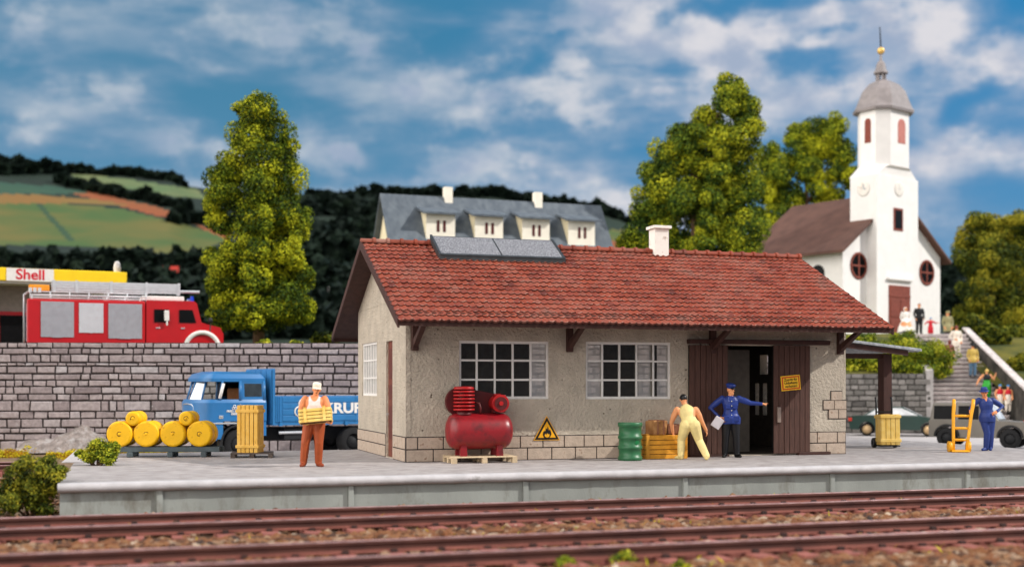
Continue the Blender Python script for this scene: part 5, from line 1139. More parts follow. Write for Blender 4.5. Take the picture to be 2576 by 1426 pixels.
plan(MB(), nose(-.2, .41, 1.17), .62, .82).build('bumper', m_bl, lo, bevel=.03)
def arch(parent, x, y0, y1, z, r0, r1, m, a0=0, a1=math.pi, nm='mudguard'):
    n = 16; vs = [(x + r * math.cos(a), y, z + r * math.sin(a)) for y in (y0, y1) for r in (r0, r1) for a in np.linspace(a0, a1, n)]
    mb = MB(); A, B_, C_, D_ = 0, n, 2 * n, 3 * n
    mb.add(vs, [(A + i, A + i + 1, B_ + i + 1, B_ + i) for i in range(n - 1)] + [(C_ + i, D_ + i, D_ + i + 1, C_ + i + 1) for i in range(n - 1)] + [(B_ + i, B_ + i + 1, D_ + i + 1, D_ + i) for i in range(n - 1)] + [(A + i, C_ + i, C_ + i + 1, A + i + 1) for i in range(n - 1)], 0, True)
    return mb.build(nm, m, parent)
for s in (-1, 1):
    wheel(lo, -.92, s * .98, .48, .48, .28, m_ch); wheel(lo, -4.9, s * .92, .48, .48, .42, m_ch); arch(lo, -.92, s * .80, s * 1.16, .52, .54, .60, m_black, -.2, math.pi + .1)
MB().box(-6.0, -.3, -.42, .42, .55, .95).box(-3.4, -2.5, .55, 1.0, .6, .95).build('chassis', m_ch, lo); MB().cyl((-2.3, 1.02, .82), (-3.3, 1.02, .82), .05, n=10).build('exhaust', m_chrome, lo)
MB().box(-6.3, -2.08, -1.17, 1.17, 1.06, 1.16).build('bed', m_bld, lo)
def dropside(y, s):
    mb = MB(); mb.box(-6.3, -2.12, y - .03, y + .03, 1.165, 1.99)
    for i in range(4): mb.box(-6.25, -2.36, y - .045, y + .045, 1.20 + i * .198, 1.20 + i * .198 + .165)
    for x in (-2.26, -2.20, -3.6, -4.95): mb.box(x - .02, x + .02, y - .055, y + .055, 1.17, 1.985)
    mb.build('dropside', m_bld, lo, bevel=.008)
    for x in (-2.3, -3.4, -4.6): MB().box(x - .05, x + .05, y - .07, y + .07, 1.04, 1.16).build('latch', m_bld, lo)
dropside(1.16, 1); dropside(-1.16, -1); MB().box(-6.34, -6.28, -1.19, 1.19, 1.17, 1.99).build('tailboard', m_bld, lo)
mb = MB(); mb.box(-2.11, -2.03, -1.19, 1.19, 1.06, 2.88)
for i in range(5): mb.box(-2.02, -2.0, -1.15 + i * .465, -.72 + i * .465, 1.1, 2.84)
mb.build('headboard', m_bld, lo, bevel=.012)
TS = lambda x, y, z: Matrix.Translation((x, y, z)) @ REV @ FRONT
text('KRUPP', .46, m_white, lo, 'lettering', TS(-4.60, 1.213, 1.585), .004, .016, gap=1.0, sx=1.22)
mb = MB()
for (x, z) in ((-2.93, 1.50), (-3.21, 1.50), (-3.07, 1.74)): mb.lathe([(.135, -.004), (.18, -.004), (.18, .004), (.135, .004), (.135, -.004)], 26, 0, Matrix.Translation((x, 1.213, z)) @ Matrix.Rotation(rad(90), 4, 'X'), ring=True)
mb.build('ring_emblem', m_white, lo)
mb = MB()
for (x, z) in ((-.73, 1.62), (-.81, 1.62), (-.77, 1.69)): mb.lathe([(.028, -.003), (.045, -.003), (.045, .003), (.028, .003), (.028, -.003)], 16, 0, Matrix.Translation((x, 1.165, z)) @ Matrix.Rotation(rad(90), 4, 'X'), ring=True)
mb.build('ring_emblem', m_white, lo); text('FRIED. KRUPP\nESSEN', .085, m_white, lo, 'lettering', TS(-.77, 1.165, 1.49), .003, .003, leading=1.0)

# fire engine on the terrace
fz = 2.55; fe = thing('fire_engine', 'red fire engine with silver roller shutters and roof ladder above the stone wall', 'fire engine', (-18.43, 46.13, fz), rad(20))
m_fr_ = mat('fire_red', S(184, 10, 20), .35, .05, 2, spec=.5, coat=.2); m_sil = mat('shutter_silver', S(176, 176, 184), .45, .06, 6, metal=.25); m_sil2 = mat('ladder_silver', S(206, 208, 212), .4, .08, 6, metal=.3); m_win = mat('dark_glass', S(16, 16, 18), .4, .2, spec=.12)
MB().box(0, 4.22, -1.2, 1.2, .55, 2.42).build('body', m_fr_, fe, bevel=.06, seg=3)
mb = MB(); mb.prism([(4.26, .55), (7.02, .55), (7.16, .62), (7.16, 1.20), (7.05, 1.45), (6.32, 1.64), (6.15, 2.38), (6.05, 2.46), (4.26, 2.46)], -1.16, 1.16); mb.build('cab', m_fr_, fe, bevel=.07, seg=3)
def shutter(x0, x1, z0, z1, m):
    mb = MB(); n = int((z1 - z0) / .05)
    for i in range(n): mb.box(x0, x1, -1.225, -1.19, z0 + i * (z1 - z0) / n + .004, z0 + (i + 1) * (z1 - z0) / n - .004)
    mb.box(x0 + .4, x1 - .4, -1.24, -1.19, z0 - .01, z0 + .035); mb.build('roller_shutter', m, fe)
shutter(.49, 1.65, 1.0, 2.33, m_sil); shutter(1.83, 2.70, 1.18, 2.30, mat('shutter_bright', S(216, 216, 222), .4, .04, metal=.2)); shutter(2.88, 4.10, .98, 2.30, m_sil)
MB().box(-.03, .01, -.85, .85, .85, 2.25).build('roller_shutter', m_sil, fe, bevel=.01)
for (x0, x1, xa) in ((4.55, 5.09, 5.09), (5.48, 6.12, 5.98)):
    mb = MB(); mb.prism([(x0, 1.62), (x1, 1.62), (xa, 2.12), (x0, 2.12)], -1.185, -1.15); mb.build('window', m_win, fe, bevel=.02)
MB().add([(6.33, -.98, 1.70), (6.33, .98, 1.70), (6.19, .92, 2.34), (6.19, -.92, 2.34)], [(0, 1, 2, 3)]).build('windscreen', m_win, fe)
for x in (4.62, 5.55): MB().box(x, x + .14, -1.19, -1.155, 1.38, 1.43).build('handle', m_chrome, fe, bevel=.01)
MB().box(4.92, 5.10, -1.30, -1.22, 1.68, 2.08).tube([(5.02, -1.24, 1.50), (5.02, -1.26, 1.72)], .04, 6).build('mirror', m_white, fe, bevel=.03)
MB().tube([(6.62, -1.12, .62), (6.66, -1.16, 1.60)], .022, 6).ball((6.66, -1.16, 1.72), (.09, .09, .13), 10, 8).build('mirror_stalk', m_black, fe)
for y in (-.7, .7): MB().cyl((6.0, y, 2.46), (6.0, y, 2.68), .085, .06, 14).build('blue_light', mat('beacon_blue', S(30, 60, 190), .15, .05), fe)
MB().box(5.85, 5.95, -.4, .4, 2.46, 2.58).build('siren', m_chrome, fe, bevel=.02)
for y in (-1.17, 1.17):
    arch(fe, 6.35, y - .06, y + .06, .62, .56, .72, m_white, -.1, math.pi + .1, 'fender')
    for x in (6.35, 1.6): wheel(fe, x, y * .86, .5, .5, .3, m_ch)
mb = MB()                                             # roof gallery and stacked ladder
for y in (-1.0, 1.0):
    for z in (2.48, 2.60, 2.70): mb.tube([(.10, y, z), (4.3, y, z)], .022, 6)
    for i in range(7): mb.tube([(.12 + i * .69, y, 2.42), (.12 + i * .69, y, 2.71)], .025, 6)
mb.build('roof_gallery', m_sil2, fe)
mb = MB()
for y in (-.75, -.30):
    for z in (2.78, 2.88, 2.98, 3.08): mb.box(.85, 5.55, y - .03, y + .03, z, z + .06)
    for x in (.95, 1.75, 3.0, 4.3, 5.5): mb.box(x - .05, x + .05, y - .045, y + .045, 2.72, 3.17)
for i in range(15): mb.tube([(1.0 + i * .32, -.75, 2.95), (1.0 + i * .32, -.30, 2.95)], .02, 6)
mb.build('ladder', m_sil2, fe); MB().cyl((5.5, -.6, 2.86), (6.3, -.6, 2.86), .06, n=10).build('hose_nozzle', m_sil2, fe)
MB().box(.05, .78, -.75, -.25, 2.74, 2.98).build('orange_locker', mat('orange_box', S(236, 150, 40), .5), fe, bevel=.03); MB().box(4.1, 5.7, -.8, .8, 2.47, 2.66).build('roof_hatch', m_white, fe, bevel=.04)
mb = MB()
for y in (-.55, -.15):
    mb.tube([(-.12, y, .45), (-.12, y, 2.62), (.05, y, 2.74)], .03, 6)
for i in range(7): mb.tube([(-.12, -.55, .6 + i * .3), (-.12, -.15, .6 + i * .3)], .022, 6)
mb.build('rear_ladder', m_sil2, fe)
for i in range(3): MB().cyl((.12 + i * .16, -1.02, 2.66), (.12 + i * .16, -1.02, 2.84), .06, n=10).build('lamp', m_sil2, fe)

# petrol station
ps_ = thing('petrol_station', 'petrol station with yellow canopy fascia and red lettered white sign panel', 'building', (-16.67, 52.5, 2.55), rad(25))
m_sy = mat('fascia_yellow', S(246, 206, 30), .45, .04, 3); m_sg = mat('station_wall', S(150, 138, 130), .85, .1)
MB().box(-11, 0, 0, 6.5, 3.55, 4.10).build('canopy', m_sy, ps_, bevel=.04); MB().box(-10.9, -.1, .1, 6.4, 3.46, 3.549).build('soffit', m_white, ps_)
MB().box(-4.83, -2.98, -.03, .01, 3.56, 4.09).build('sign_panel', m_white, ps_); text('Shell', .60, mat('sign_letter_red', S(204, 20, 44), .5), ps_, 'lettering', Matrix.Translation((-3.90, -.035, 3.82)) @ FRONT, .004, .012, sx=1.02)
MB().box(-10.5, -1.3, 1.4, 5.8, 0, 3.459).build('wall', m_sg, ps_)
def frame(x0, x1, z0, z1, w):
    mb = MB(); mb.box(x0, x1, 1.32, 1.41, z1 - w, z1); mb.box(x0, x0 + w, 1.32, 1.41, z0, z1 - w); mb.box(x1 - w, x1, 1.32, 1.41, z0, z1 - w); f = mb.build('window_frame', m_fr_, ps_)
    MB().box(x0 + w, x1 - w, 1.36, 1.40, z0, z1 - w).build('pane', m_win, f)
frame(-5.2, -3.25, 0.02, 2.35, .16); frame(-7.6, -5.5, .02, 2.35, .16)
MB().ball((-.35, .5, 4.28), (.16, .16, .34), 16, 10).build('lamp_globe', mat('globe_white', S(226, 220, 218), .4), ps_)
dmd = MB(); dmd.prism([(-3.6, .55), (-3.22, .15), (-3.22, .95)], 1.26, 1.31, 0); dmd.build('red_triangle', m_fr_, ps_)
for x in (-.8, -6): MB().box(x - .12, x + .12, .5, .74, 0, 3.459).build('canopy_post', m_white, ps_)

# ------------------------------------------------------------------ grey roofed house
hs = thing('house', 'cream house with steep grey roof and a row of four dormers', 'building', (-6.30, 60, 2.5), rad(20)); RZ = 8.74; HL = 11.45; sl = 1.5; fw = 3.9
m_gr_ = mat('slate_grey', S(80, 88, 98), .75, .12, 3, col2=S(100, 108, 116), stretch=(1, 1, .3), bump=.15, bscale=30); m_cream = mat('cream_wall', S(238, 224, 190), .85, .05, 3); m_creamw = mat('dormer_white', S(244, 236, 220), .8, .04, 3)
mb = MB(); e = .16
for s in (-1, 1):
    vs = [(x, s * y, RZ - abs(y) * sl + d) for x in (-.25, HL + .25) for y, d in ((-.0, 0), (fw, 0), (fw, -e), (0, -e))]
    mb.add(vs, [(0, 1, 2, 3), (7, 6, 5, 4), (0, 4, 5, 1), (1, 5, 6, 2), (2, 6, 7, 3)])
mb.build('roof', m_gr_, hs); hr = [o for o in bpy.data.objects if o.parent is hs][-1]
mb = MB(); w_ = fw - .35; TY = Matrix(((0, 1, 0, 0), (1, 0, 0, 0), (0, 0, 1, 0), (0, 0, 0, 1)))
mb.prism([(-w_, -.6), (w_, -.6), (w_, RZ - w_ * sl - .2), (0, RZ - .22), (-w_, RZ - w_ * sl - .2)], .05, HL - .05, 0, TY); mb.build('wall', m_cream, hs)
for x in (3.25, 8.1): MB().box(x - .2, x + .2, -.22, .18, RZ - .5, RZ + .48).build('chimney', m_creamw, hr)
for i in range(4):
    xc = 2.42 + i * 2.50; dz0, dz1 = 6.40, 7.62; yf = -(RZ - dz0) / sl; yb = -(RZ - dz1 - .35) / sl; a, b_ = xc - .74, xc + .74
    d = MB(); d.add([(a, yf, dz0), (b_, yf, dz0), (b_, yf, dz1), (a, yf, dz1)], [(0, 1, 2, 3)], 0); 
    for x in (a, b_): d.add([(x, yf, dz0), (x, yf, dz1), (x, yb, dz1 + .35)], [(0, 1, 2)] if x == b_ else [(2, 1, 0)], 1)
    dd = d.build('dormer', [m_creamw, m_cream], hs)
    vs = [(x, y, z + q) for q in (0, .10) for x in (a - .22, b_ + .22) for y, z in ((yf - .28, dz1 - .03), (yb + .1, dz1 + .40))]
    MB().add(vs, [(0, 1, 3, 2), (4, 6, 7, 5), (0, 2, 6, 4), (0, 4, 5, 1), (2, 3, 7, 6)]).build('dormer_roof', m_gr_, dd)
    for x in (xc - .20, xc + .12): MB().box(x, x + .14, yf - .015, yf + .02, dz0 + .36, dz0 + .92).build('window', mat('oxblood_shutter', S(84, 26, 26), .6) if i == 0 and x < xc - .1 else bpy.data.materials['oxblood_shutter'], dd)

# ------------------------------------------------------------------ church
ch = thing('church', 'white village church with a slender tower and grey domed belfry', 'building', (19.1, 70, 4.55), rad(38.5))
m_cw = mat('church_white', S(238, 234, 231), .85, .03, 2); m_cr_ = mat('church_roof', S(88, 62, 54), .8, .2, 1.2, col2=S(104, 74, 64), bump=.3, bscale=8); m_zinc = mat('dome_lead', S(142, 134, 134), .6, .12, 3); m_ox = mat('church_red_brown', S(128, 62, 48), .7, .15); m_lv = mat('louvre_pink', S(190, 120, 110), .7, .1)
FW, NL, EZ, AZ_ = 10.0, 7.3, 5.25, 8.75
mb = MB(); mb.prism([(0, -.6), (FW, -.6), (FW, EZ), (FW / 2, AZ_ - .1), (0, EZ)], 0, NL, 0); mb.build('nave', m_cw, ch)
mb = MB(); rs = (AZ_ - EZ) / (FW / 2); ov = .55
for s in (-1, 1):
    vs = [(FW / 2 + s * q, y, AZ_ - q * rs + d) for y in (-.45, NL + .3) for q, d in ((0, 0.12), (FW / 2 + ov, .12), (FW / 2 + ov, -.04), (0, -.04))]
    f = [(0, 1, 2, 3), (7, 6, 5, 4), (0, 4, 5, 1), (1, 5, 6, 2), (2, 6, 7, 3)]; mb.add(vs, f if s > 0 else [q[::-1] for q in f])
cr_ = mb.build('roof', m_cr_, ch)
T0, T1, TC = 2.3, 6.5, 4.4
mb = MB(); mb.box(T0, T1, -.7, 1.15, -.6, 9.6)
def oct_(hw, hd, c, cy): return [(TC - hw + c, cy - hd), (TC + hw - c, cy - hd), (TC + hw, cy - hd + c), (TC + hw, cy + hd - c), (TC + hw - c, cy + hd), (TC - hw + c, cy + hd), (TC - hw, cy + hd - c), (TC - hw, cy - hd + c)]
def loft(mb, secs, m=0):
    n = 8; vs = [(x, y, z) for P, z in secs for x, y in P]
    mb.add(vs, [(i * n + k, i * n + (k + 1) % n, (i + 1) * n + (k + 1) % n, (i + 1) * n + k) for i in range(len(secs) - 1) for k in range(n)] + [tuple(reversed(range(n))), tuple(range((len(secs) - 1) * n, len(secs) * n))], m)
TYc = .30; hw, hd = (T1 - T0) / 2, 1.05
loft(mb, [(oct_(hw, hd - .1, .02, TYc), 9.55), (oct_(hw - .25, hd - .05, .5, TYc), 10.1), (oct_(hw - .55, hd + .1, .62, TYc), 10.2), (oct_(hw - .55, hd + .1, .62, TYc), 13.75)])
tw = mb.build('tower', m_cw, ch)
mb = MB(); dom = [(1.0, 13.5, 1.10), (1.0, 13.66, 1.12), (.99, 13.82, 1.06), (.93, 14.35, 1), (.80, 14.85, 1), (.58, 15.25, 1), (.30, 15.48, 1), (.18, 15.55, 1)]
loft(mb, [(oct_((hw - .5) * a * c, (hd + .1) * a * c + .1 * a, .66 * a, TYc), z) for a, z, c in dom]); mb.build('dome', m_zinc, ch)
mb = MB(); TT = Matrix.Translation((TC - .25, TYc, 0))
for k in range(6): mb.cyl((TC - .25 + .24 * math.cos(k * 1.047), TYc + .24 * math.sin(k * 1.047), 15.45), (TC - .25 + .24 * math.cos(k * 1.047), TYc + .24 * math.sin(k * 1.047), 15.95), .07, n=8)
mb.lathe([(.42, 15.9), (.42, 16.0), (.32, 16.15), (.28, 16.4), (.20, 16.6), (.08, 16.7), (.06, 17.1)], 16, 0, TT); mb.build('lantern', m_zinc, ch)
MB().ball((TC - .25, TYc, 17.28), .22, 16, 10).build('gilt_ball', mat('gilt', S(232, 190, 110), .4, .1, metal=.3), ch); MB().cyl((TC - .25, TYc, 17.45), (TC - .35, TYc, 18.7), .045, .03, 8).build('lightning_rod', m_ch, ch)
def arched(T, x, z0, z1, w, m, nm, d=.03, par=None):
    pts = [(x - w / 2, z0), (x + w / 2, z0)] + [(x + w / 2 * math.cos(a), z1 - w / 2 + w / 2 * math.sin(a)) for a in np.linspace(0, math.pi, 9)]
    return MB().prism(pts, -d, .02, 0, T).build(nm, m, par or ch)
arched(Matrix.Translation((0, TYc - 1.15, 0)), TC + .15, 11.6, 13.05, .72, m_lv, 'belfry_louvre')
TL = lambda x: Matrix.Translation((x, 0, 0)) @ Matrix(((0, 1, 0, 0), (-1, 0, 0, 0), (0, 0, 1, 0), (0, 0, 0, 1)))       # on a face looking towards -x
arched(TL(TC - hw + .55), -TYc, 11.6, 13.05, .42, m_ox, 'belfry_louvre')
MB().box(TC - .45, TC + .5, -.73, -.69, 6.4, 7.75).build('tower_window', m_ox, tw); MB().box(TC - .31, TC + .36, -.75, -.731, 6.54, 7.62).build('pane', m_win, tw)
for T, x, z in ((Matrix.Translation((0, -.702, 0)), TC + .1, 8.9), (TL(T0), -.2, 8.8)):
    mb = MB(); mb.lathe([(0, .0), (.42, .0), (.44, .02), (.38, .03), (0, .03)], 28, 0, T @ Matrix.Translation((x, 0, z)) @ Matrix.Rotation(rad(90), 4, 'X')); mb.box(x - .02, x + .02, -.05, -.031, z, z + .28, 1, T).box(x, x + .18, -.05, -.031, z - .02, z + .02, 1, T); mb.build('clock_face', [m_whitewash, mat('clock_hand', S(120, 130, 150) if x < 0 else S(214, 210, 208), .5)], tw)
for x in (1.5, 8.5):
    mb = MB(); T = Matrix.Translation((x, .0, 4.2)) @ Matrix.Rotation(rad(90), 4, 'X')
    mb.lathe([(.66, .0), (.66, .05), (.80, .05), (.80, .0)], 28, 0, T, ring=True); mb.box(x - .05, x + .05, -.055, -.005, 3.54, 4.86).box(x - .66, x + .66, -.052, -.003, 4.15, 4.25); w = mb.build('round_window', m_ox, ch); MB().lathe([(.66, .02), (0, .02)], 28, 0, T).build('pane', m_win, w)
arched(TL(0), -1.75, 2.4, 4.3, .95, m_win, 'arched_window'); arched(TL(0), -5.2, 2.4, 4.3, .95, m_win, 'arched_window')
mb = MB(); mb.box(TC - .93, TC + 1.22, -.75, -.69, 0, 3.15)
for x in (TC - .82, TC + .2):
    for z0, z1 in ((.15, 1.1), (1.25, 2.3)): mb.box(x, x + .9, -.78, -.751, z0, z1, 0)
mb.box(TC - .93, TC + 1.22, -.78, -.751, 2.45, 2.58); mb.build('door', m_ox, ch, bevel=.015); MB().box(TC - 1.1, TC + 1.4, -.90, -.701, 3.45, 3.60).build('door_cornice', m_cw, ch)

# ------------------------------------------------------------------ right-hand terrace: retaining wall, steps, parapet
g2 = [.26, .30, .24, .28, .22, .30, .26, .28, .26, .30, .26]; 
masonry('retaining_wall', (11.5, 60.45, 0), (20.9, 60.45, 0), GZ - .02, g2, [.35, .5, .7], 'grey block retaining wall below the hedge, behind the green car', 31, m_stone2)
masonry('retaining_wall', (24.95, 60.45, 0), (60, 60.45, 0), GZ - .02, g2[:8] + [.14], [.35, .5, .7], 'grey block retaining wall to the right of the steps', 32, m_stone2)
masonry('retaining_wall', (11.5, 44.3, 0), (11.5, 60.4, 0), GZ - .02, [.3] * 10, [.35, .5, .7], 'return of the terrace wall hidden behind the shed', 33, m_stone2)
m_step = mat('step_stone', S(206, 196, 194), .85, .12, 4, dirt=S(150, 140, 136), dscale=3, dcut=(.5, .75))
st = thing('staircase', 'long flight of pale stone steps climbing to the church', 'stairs', (21.0, 58.3, GZ)); nst = 23; sh = 5.22 / nst; m_riser = mat('riser_stone', S(214, 203, 202), .9, .12, 2, dirt=S(160, 150, 148), dscale=3, dcut=(.5, .75)); m_riser_shade = mat('riser_shade', S(92, 85, 83), .95, .2)  # dark foot of each riser: painted shadow line between the steps
for i in range(nst):
    y = i * 9.7 / nst; x = .11 * y; z = i * sh; MB().box(x, x + 3.3, y, y + 9.7 / nst + .03, max(0, z - .3), z + sh * .30, 2).box(x, x + 3.3, y - .02, y + 9.7 / nst + .03, z + sh * .302, z + sh * .70, 1).box(x, x + 3.3, y - .10, y + 9.7 / nst + .03, z + sh * .702, z + sh, 0).build('step', [m_step, m_riser, m_riser_shade], st)
MB().add([(-.35, 2.1, 0), (.0, 2.1, 0), (1.02, 9.7, 0), (.6, 9.7, 0), (-.35, 2.1, 3.1), (.0, 2.1, 3.1), (1.02, 9.7, 5.3), (.6, 9.7, 5.3)], [(3, 2, 1, 0), (4, 5, 6, 7), (0, 1, 5, 4), (1, 2, 6, 5), (2, 3, 7, 6), (3, 0, 4, 7)]).build('side_wall', mat('stair_wall', S(176, 170, 168), .9, .15, 3), st)
pw = thing('parapet_wall', 'sloping dark stone parapet with pale coping along the right of the steps', 'wall', (24.35, 57.0, GZ))
def slope_wall(mb, y0, y1, za, zb, w0, w1, m=0, zl=None):
    vs = [(x + .11 * y, y, z) for y, za_ in ((y0, za), (y1, zb)) for x in (w0, w1) for z in ((0 if zl is None else za_ - zl), za_)]
    mb.add(vs, [(0, 2, 3, 1), (4, 5, 7, 6), (0, 1, 5, 4), (2, 6, 7, 3), (1, 3, 7, 5)], m)
mb = MB(); slope_wall(mb, -6, 12, .05, 5.55, 0, .45); mb.build('wall', mat('parapet_stone', S(48, 46, 43), .9, .4, 2.2, col2=S(84, 80, 75), bump=.6, bscale=6), pw)
mb = MB(); slope_wall(mb, -6.02, 12.02, .15, 5.65, -.04, .34, 0, .098); mb.build('coping', m_step, pw)

# ------------------------------------------------------------------ wedding guests
def guest(label, x, y, d, h, top, legs, face=(-.3, -1, 0), skirt=None, hat=None, hatm=None, sleeves=True, arms=None, skinlegs=False, sit=0):
    p = at(x, y, d); mats = [m_skin, top, legs, m_black]; a = arms or {}
    J = dict(hd=(0, -.02, 1.60), nk=(0, 0, 1.46), sl=(-.20, 0, 1.38), sr=(.20, 0, 1.38), el=(-.27, .02, 1.10), wl=(-.24, -.12, .88), er=(.27, .02, 1.10), wr=(.24, -.12, .88), hl=(-.095, 0, .88), hr=(.095, 0, .88), kl=(-.11, -.03, .47), kr=(.11, .0, .47), al=(-.11, .02, .09), ar=(.11, .02, .09), tl=(-.14, -.15, 0), tr=(.14, -.15, 0), face=face, cl=(.6, 0, 0), cr=(.6, 0, 0)); J.update(a)
    o, T = person(label, p, 0, J, dict(skin=0, top=1, legs=0 if skinlegs else 2, shoes=3, arm=1 if sleeves else 0), mats, h / 1.75, .017, 'people around the church steps', skirt=skirt, loose=1.25, fat=1.12, smooth=2)
    if hat: cap(o, T, hatm, None, hat)
    return o
cW = cloth('bridal_white', S(246, 240, 236)); cBk = cloth('suit_black', S(28, 28, 32)); cRd = cloth('coat_red', S(206, 36, 50)); cTan = cloth('coat_olive', S(146, 140, 100)); cYl = cloth('skirt_yellow', S(240, 190, 20)); cMu = cloth('jacket_mustard', S(196, 166, 84)); cJn = cloth('jeans', S(92, 122, 150)); cGn = cloth('skirt_green', S(50, 160, 56)); cGr = cloth('trousers_grey', S(70, 66, 64)); cPw = cloth('suit_ivory', S(232, 220, 206)); cBr = cloth('hair_brown', S(120, 60, 50)); cBl = cloth('hair_blond', S(226, 190, 110)); cBu = cloth('cap_blue', S(70, 140, 200)); cWn = cloth('shirt_wine', S(128, 66, 62))
br = guest('bride in a wide white gown and veil before the church door', 2278, 846, 70, 1.72, cW, cW, (.4, -1, 0), (.02, .52, .48, 'top'), 'long', cW)
guest('groom in black suit standing right of the bride', 2312, 840, 70.5, 1.80, cBk, cBk, (-.6, -1, 0), None, 'hair', cBr)
guest('child in bright red coat near the groom', 2341, 848, 69.5, 1.15, cRd, cRd, (.2, 1, 0), (.35, .24, .2, 'top'), 'hair', cBu, arms=dict(el=(-.42, -.05, 1.22), wl=(-.55, -.1, 1.10), er=(.42, -.05, 1.22), wr=(.6, -.1, 1.25)))
guest('guest in olive coat and hat at the top of the steps', 2384, 862, 68.2, 1.80, cTan, cGr, (-1, -.3, 0), (.62, .24, .18, 'top'), 'brim', cTan)
guest('man in ivory suit walking up the steps', 2406, 901, 65.0, 1.78, cPw, cPw, (.7, .7, 0), (.62, .22, .17, 'top'), 'hair', cBr, arms=dict(el=(-.34, .08, 1.12), wl=(-.14, -.10, 1.02)))
guest('woman in wine top and yellow skirt seen beside the hedge', 2388, 932, 63.0, 1.62, cWn, cYl, (0, 1, 0), (.55, .23, .19, 'legs'), 'long', cBr, skinlegs=True)
guest('man in mustard jacket and jeans on the right of the steps', 2447, 947, 62.6, 1.72, cMu, cJn, (-.3, 1, 0), (.74, .22, .17, 'top'), 'hair', cBk)
guest('blond person in black top and green skirt with raised arm', 2482, 1010, 60.6, 1.66, cBk, cGn, (0, 1, 0), (.40, .24, .2, 'legs'), 'hair', cBl, False, dict(er=(.38, .0, 1.18), wr=(.44, -.05, 1.40), el=(-.40, 0, 1.15), wl=(-.52, -.05, .95)))
guest('left one of two blue capped children in red behind the grey jeep', 2515, 1036, 59.4, 1.35, cRd, cPw, (0, 1, 0), (.5, .22, .18, 'legs'), 'cap', cBu, False)
guest('right one of two blue capped children in red behind the grey jeep', 2536, 1036, 59.2, 1.33, cRd, cPw, (0, 1, 0), (.5, .22, .18, 'legs'), 'cap', cBu, False)

# ------------------------------------------------------------------ cars
def wheelbase_profile(Lc, z0, zb, arches, r, front, rear):
    pts = []
    for (a, n) in arches: pts += [(a - r, z0)] + [(a + r * math.cos(t), z0 + .02 + r * math.sin(t)) for t in np.linspace(math.pi, 0, 11)] + [(a + r, z0)]
    return [(rear[0][0], rear[0][1])] + pts + front + rear[1:][::-1] if False else rear[:1] + pts + front + rear[1:]
c1_ = at(2262, HOR, 57.5); car = thing('car', 'dark green saloon car with pale alloy wheels by the retaining wall', 'car', (c1_.x, c1_.y, GZ - .01), rad(-20))
m_cg_ = mat('car_green', S(22, 56, 48), .3, .08, 2, spec=.6, coat=.4); m_gl = mat('car_glass', S(206, 208, 212), .15, .25, 2, spec=.9); m_al = mat('alloy', S(206, 174, 130), .4, .1, metal=.2)  # pale base colour of the car glass paints in bright reflections
prof = wheelbase_profile(4.4, .28, .9, ((-1.42, 0), (1.32, 0)), .36, [(2.15, .30), (2.24, .48), (2.20, .68), (1.2, .90)], [(-2.18, .30), (-1.15, .95), (-2.12, .92), (-2.24, .62)])
car_body = MB().prism(prof, -.86, .86); car_body.build('body', m_cg_, car, bevel=.06, seg=3)
mb = MB(); gh = [(-1.65, .92, .76), (-.95, 1.34, .60), (.15, 1.36, .60), (1.05, .90, .76)]
vs = [(x, -y, z) for x, z, y in gh] + [(x, y, z) for x, z, y in gh]; mb.add(vs, [(0, 3, 2, 1), (4, 5, 6, 7), (1, 2, 6, 5), (0, 1, 5, 4), (2, 3, 7, 6)]); mb.build('cabin', m_cg_, car, bevel=.05, seg=2)
for s in (-1, 1):
    mb = MB(); mb.add([(-1.42, s * .750, .97), (.86, s * .750, .97), (.12, s * .630, 1.30), (-.92, s * .630, 1.30)], [(0, 1, 2, 3) if s < 0 else (3, 2, 1, 0)]); mb.build('side_window', m_gl, car)
    for x in (-1.42, 1.32): wheel(car, x, s * .76, .30, .30, .20, m_al, .74)
    MB().box(-2.26, -2.10, s * .83 - .06, s * .83 + .06, .68, .84).build('tail_light', mat('tail_red', S(220, 60, 40), .3), car, bevel=.02); MB().box(2.12, 2.24, s * .62 - .14, s * .62 + .14, .60, .72).build('headlight', m_chrome, car)
MB().add([(.22, -.58, 1.33), (1.02, -.72, .93), (1.02, .72, .93), (.22, .58, 1.33)], [(0, 1, 2, 3)]).build('windscreen', m_gl, car)
jp = at(2472, HOR, 46.2); jeep = thing('jeep', 'boxy grey jeep standing behind the porter', 'car', (jp.x, jp.y, GZ - .01), rad(-33))
m_jg = mat('jeep_grey', S(112, 106, 98), .4, .08, 2, spec=.5); Kj = Matrix.Diagonal((.92, .92, .92, 1))
prof = wheelbase_profile(4, .42, 1.1, ((-1.25, 0), (1.22, 0)), .44, [(1.98, .45), (2.0, .60), (1.98, 1.06), (.80, 1.12)], [(-1.98, .45), (-.5, 1.12), (-1.98, 1.12)])
prof = [p for p in prof if p != (-.5, 1.12)]; MB().prism(prof, -.80, .80, 0, Kj).build('body', m_jg, jeep, bevel=.05, seg=2)
mb = MB(); vs = [(x, s * y, z) for s in (-1, 1) for x, z, y in ((-1.96, 1.10, .78), (-1.84, 1.84, .68), (.25, 1.86, .68), (.78, 1.12, .78))]; mb.add(vs, [(0, 3, 2, 1), (4, 5, 6, 7), (1, 2, 6, 5), (0, 1, 5, 4), (2, 3, 7, 6)], 0, False, Kj); mb.build('cabin', m_jg, jeep, bevel=.05, seg=2)
